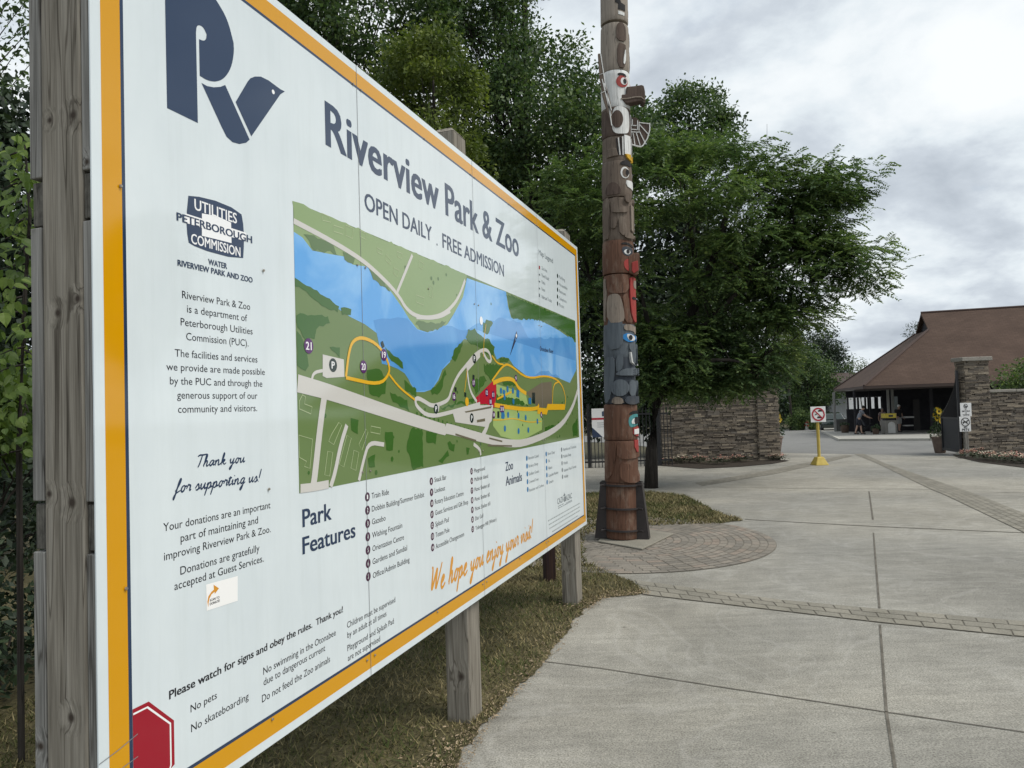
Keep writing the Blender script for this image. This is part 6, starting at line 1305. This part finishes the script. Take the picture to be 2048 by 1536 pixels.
louts = [([(1090, 345), (1180, 320), (1300, 268), (1400, 250), (1470, 292), (1530, 330), (1560, 420), (1540, 560), (1480, 640), (1400, 700), (1300, 720), (1180, 640), (1100, 470)], 1.9, 122),
         ([(1480, 300), (1560, 330), (1640, 330), (1680, 350), (1700, 378), (1690, 430), (1640, 470), (1560, 480), (1480, 440)], .9, 36), ([(1480, 470), (1600, 455), (1690, 480), (1745, 515), (1735, 560), (1660, 545), (1620, 600), (1560, 650), (1480, 620)], .9, 42),
         ([(1260, 640), (1400, 640), (1530, 690), (1562, 735), (1530, 775), (1440, 790), (1350, 795), (1280, 780)], 1.0, 84), ([(1530, 600), (1600, 610), (1625, 640), (1580, 690), (1530, 700)], .5, 8), ([(1650, 478), (1745, 500), (1752, 545), (1725, 585), (1640, 560)], .5, 11), ([(1590, 330), (1695, 345), (1700, 400), (1620, 420)], .4, 8)]
lcl = []
for i, (po, dep, n) in enumerate(louts): lcl += [p - lbase for p, e in crown_points(po, LY, dep, n, 200 + i)]
V, F = fronds(lcl, 40, .50, .28, 9, .088, .037, 300); np_mesh('crown', V, F, L_loc, LOC)
mb = MB(); rg = random.Random(77)
def lp(x, y, dy=0): return at(x, y, LY + dy) - lbase
tr_ = [Vector((0, 0, 0)), lp(1303, 900), lp(1312, 800), lp(1350, 700, .1), lp(1400, 590, .2), lp(1440, 480, .1), lp(1465, 380, 0), lp(1470, 310)]
mb.tube(tr_, [.15, .125, .12, .10, .085, .065, .04, .015], 12)
br = [[tr_[2], lp(1300, 660, -.3), lp(1270, 540, -.4), lp(1240, 400, -.3)], [tr_[3], lp(1420, 640, -.4), lp(1500, 560, -.5), lp(1600, 505, -.4), lp(1700, 515, -.2)], [tr_[4], lp(1500, 520, .5), lp(1580, 430, .5), lp(1670, 380, .3)], [tr_[2], lp(1380, 720, -.6), lp(1460, 720, -.8), lp(1530, 735, -.7)], [tr_[4], lp(1380, 450, -.3), lp(1350, 330, -.2)], [tr_[2], lp(1260, 700, .6), lp(1180, 560, .8), lp(1140, 400, .5)]]
for b in br: mb.tube(b, [.07 - .055 * i / (len(b) - 1) for i in range(len(b))], 7)
allp = [q for b in br for q in b] + tr_[2:]
for c_ in lcl:
    q = min(allp, key=lambda a: (a - c_).length + (0.4 if a.z > c_.z + .2 else 0)); mid = q.lerp(c_, .5) + Vector((rg.uniform(-.1, .1), rg.uniform(-.1, .1), .08)); mb.tube([q, mid, c_], [.016, .010, .004], 4, 0, False)
for x0, y0, x1, y1 in ((1488, 300, 1491, 232), (1528, 345, 1534, 248), (1545, 330, 1562, 285)): mb.tube([lp(x0, y0), lp((x0 + x1) / 2 + 3, (y0 + y1) / 2), lp(x1, y1)], [.008, .005, .003], 4, 0, False)
mb.build('trunk', m_bark, LOC, fixn=False, smooth=True)

# young tree and dark yew right behind the left post
SAP = empty('young_tree', at(30, 1180, 3.6) * 1, 0, 'young tree with broad bright green leaves close behind the left post', 'tree'); SAP.location.z = 0; sl0 = SAP.location.copy()
mb = MB(); mbk = MB(); rg = random.Random(5)
stem_ = [at(40, 1200, 3.6), at(38, 900, 3.6), at(48, 620, 3.55), at(60, 430, 3.5), at(50, 290, 3.5)]; stem_ = [q - sl0 for q in stem_]; stem_[0].z = 0
mbk.tube(stem_, [.016, .014, .011, .008, .004], 7)
def broad_leaf(mb, p, d, n_, L):
    s_ = d.cross(n_).normalized(); up_ = s_.cross(d).normalized(); pr = [(0, 0), (.12, .24), (.35, .36), (.6, .28), (.85, .10), (1, 0)]; vs = [p + d * L * a + up_ * (-L * .25 * a * a) for a, w in pr] + [p + d * L * a + s_ * L * w + up_ * (L * .08 - L * .25 * a * a) for a, w in pr[1:-1]] + [p + d * L * a - s_ * L * w + up_ * (L * .08 - L * .25 * a * a) for a, w in pr[1:-1]]
    fs = [(0, 1, 6), (1, 2, 7, 6), (2, 3, 8, 7), (3, 4, 9, 8), (4, 5, 9), (0, 10, 1), (1, 10, 11, 2), (2, 11, 12, 3), (3, 12, 13, 4), (4, 13, 5)]; mb.add(vs, fs)
for i in range(420):
    f_ = rg.random(); y = 265 + 640 * f_; x = 45 + rg.gauss(0, 22 + 26 * f_) - 18 * f_; p = at(x, y, 3.55 + rg.gauss(0, .12)) - sl0; d = Vector((rg.uniform(-1, 1), rg.uniform(-.8, .6), rg.uniform(-1.1, -.1))).normalized(); broad_leaf(mb, p, d, Vector((rg.uniform(-.4, .4), -.6, .8)), rg.uniform(.04, .075))
for i in range(30):
    y = rg.uniform(290, 900); k_ = min(3, int((y - 290) / 160)); q = at(50, y, 3.55) - sl0; x = rg.uniform(-10, 75); mbk.tube([q, at((50 + x) / 2, y + 5, 3.5) - sl0, at(x, y + 15, 3.5) - sl0], [.006, .004, .002], 4, 0, False)
mb.build('leaves', L_shr, SAP, fixn=False); mbk.build('stem', m_bark, SAP, fixn=False)
tree('yew_bush', 'very dark bush at the foot of the left post', [(-260, 830), (20, 800), (84, 860), (92, 1100), (95, 1560), (-260, 1560)], 4.6, .5, 150, 70, .26, .06, .5, L_need, 121, None, .03, every=6, cat='bush')
tree('lime_shrub', 'bright lime green leafy shrub at mid height beside the left post', [(-120, 770), (20, 745), (62, 770), (66, 850), (30, 905), (-120, 900)], 3.9, .25, 42, 60, .16, .06, .6, L_shr, 131, None, .02, every=6, cat='shrub')

# ---------------------------------------------------------------- grass
gpoly = [(-9, -4)] + G((700, 1900), (830, 1640), (915, 1536), (960, 1455), (1085, 1328), (1165, 1224), (1205, 1197), (1297, 1187), (1268, 1163), (1228, 1150), (1172, 1126), (1166, 1078), (1205, 1054), (1310, 1052), (1440, 1048), (1486, 1041), (1440, 1026), (1405, 1009), (1370, 991), (1300, 984), (1170, 986), (900, 990)) + [(-13, 13.5), (-14, 6)]
gpoly = [tuple(p) for p in gpoly]
def rough_edge(poly, i0, i1, step, amp, seed):
    rg_ = random.Random(seed); out = []
    for i, p in enumerate(poly):
        out.append(p)
        if i0 <= i < i1:
            a, b = Vector(p), Vector(poly[i + 1]); L = (b - a).length; k = int(L / step); d = (b - a).normalized(); n_ = Vector((-d.y, d.x))
            for j in range(1, k): q = a.lerp(b, j / k) + n_ * (rg_.gauss(0, amp) + .012 * math.sin(i * 2.1 + j * .37)); out.append((q.x, q.y))
    return out
gpoly = rough_edge(gpoly, 2, 21, .035, .010, 4)
m_turf = mixed('turf_soil', [(.3, (.05, .046, .02)), (.55, (.085, .073, .034)), (.75, (.17, .14, .075))], 1.6, 7, .95, fine=(45, .5), bump=.8, bd=.02)
drape('lawn', gpoly, .0052, m_turf)
m_grass = bpy.data.materials.new('grass_blade'); m_grass.use_nodes = True; t = NT(m_grass); t.b.inputs['Roughness'].default_value = .7; t.b.inputs['Specular IOR Level'].default_value = .2
ca = t.ramp(t.island(), [(0, (.038, .054, .013)), (.5, (.068, .085, .024)), (.8, (.13, .112, .045)), (1, (.24, .20, .10))]); cb = t.ramp(t.island(), [(0, (.085, .075, .032)), (.5, (.18, .15, .072)), (1, (.32, .265, .14))])
dry = t.ramp(t.noise(.9, 5, .6, t.coord('Object')), [(.43, (0, 0, 0)), (.60, (1, 1, 1))]); t.l(t.mix(dry, ca, cb), t.b.inputs['Base Color'])
def blades(n_dens, region, hgt, seed, cond):
    g_ = np.random.default_rng(seed); x0, x1, y0, y1 = region; n = int((x1 - x0) * (y1 - y0) * n_dens); xs = g_.uniform(x0, x1, n); ys = g_.uniform(y0, y1, n); keep = [i for i in range(n) if cond(xs[i], ys[i])]; return xs[keep], ys[keep], g_
def in_view(x, y):
    if y < .8: return False
    px_, py_ = 1024 + FPX * x / y, 816 + FPX * EYE / y
    return -150 < px_ < 1600 and py_ < 1700
near = lambda x, y: in_view(x, y) and pip(gpoly, x, y)
X1, Y1, g_ = blades(2600, (-3.0, 1.2, 2.2, 7.6), .05, 1, near); X2, Y2, g2 = blades(1300, (.2, 4.2, 7.5, 14.2), .06, 2, near)
xs, ys = np.concatenate([X1, X2]), np.concatenate([Y1, Y2]); n = len(xs); h = (.014 + .024 * g_.random(n)) * np.where(ys > 7.5, 1.35, 1.0); w = np.where(ys > 7.5, .008, .0042); a = g_.random(n) * 6.283; ln = g_.normal(size=(n, 2)) * .9
V = np.empty((n, 3, 3)); V[:, 0] = np.stack([xs - w * np.cos(a), ys - w * np.sin(a), np.full(n, .008)], 1); V[:, 1] = np.stack([xs + w * np.cos(a), ys + w * np.sin(a), np.full(n, .008)], 1); V[:, 2] = np.stack([xs + ln[:, 0] * h, ys + ln[:, 1] * h, .01 + h], 1); V[:, :, 2] += np.array([ground_z(y) for y in ys])[:, None]
tag(np_mesh('grass', V.reshape(-1, 3), np.arange(n * 3).reshape(-1, 3), m_grass), 'short worn grass with straw patches round the map board and totem pole', 'grass', kind='stuff')
# dry leaf litter along the edge of the concrete
ed = [Vector(p) for p in G((870, 1600), (915, 1536), (960, 1455), (1085, 1328), (1165, 1224), (1205, 1197), (1297, 1187))]
m_lit = mixed('dry_litter', [(.3, (.20, .15, .095)), (.7, (.42, .33, .22))], 3, 3, .9, bump=0, island=[(0, (.6,) * 3), (1, (1.3,) * 3)]); rg = random.Random(9); mb = MB()
for i in range(3200):
    k = rg.random() * (len(ed) - 1); j = int(k); p = ed[j].lerp(ed[j + 1], k - j); d = (ed[j + 1] - ed[j]).normalized(); nn_ = Vector((-d.y, d.x)); p = p + nn_ * (abs(rg.gauss(0, .13)) - .055); l = rg.uniform(.005, .016) * (2.4 if rg.random() < .06 else 1); a = rg.uniform(0, 6.28); u = Vector((math.cos(a), math.sin(a))) * l; v_ = Vector((-u.y, u.x)) * rg.uniform(.25, .6); z = .009 + rg.uniform(0, .012) + (.012 if rg.random() < .3 else 0)
    mb.add([(p.x, p.y, z), (p.x + u.x / 2 + v_.x / 2, p.y + u.y / 2 + v_.y / 2, z + rg.uniform(0, .008)), (p.x + u.x, p.y + u.y, z), (p.x + u.x / 2 - v_.x / 2, p.y + u.y / 2 - v_.y / 2, z + rg.uniform(0, .006))], [(0, 1, 2, 3)])
tag(mb.build('leaf_litter', m_lit, fixn=False), 'dry brown leaf litter along the edge of the concrete', 'litter', kind='stuff')
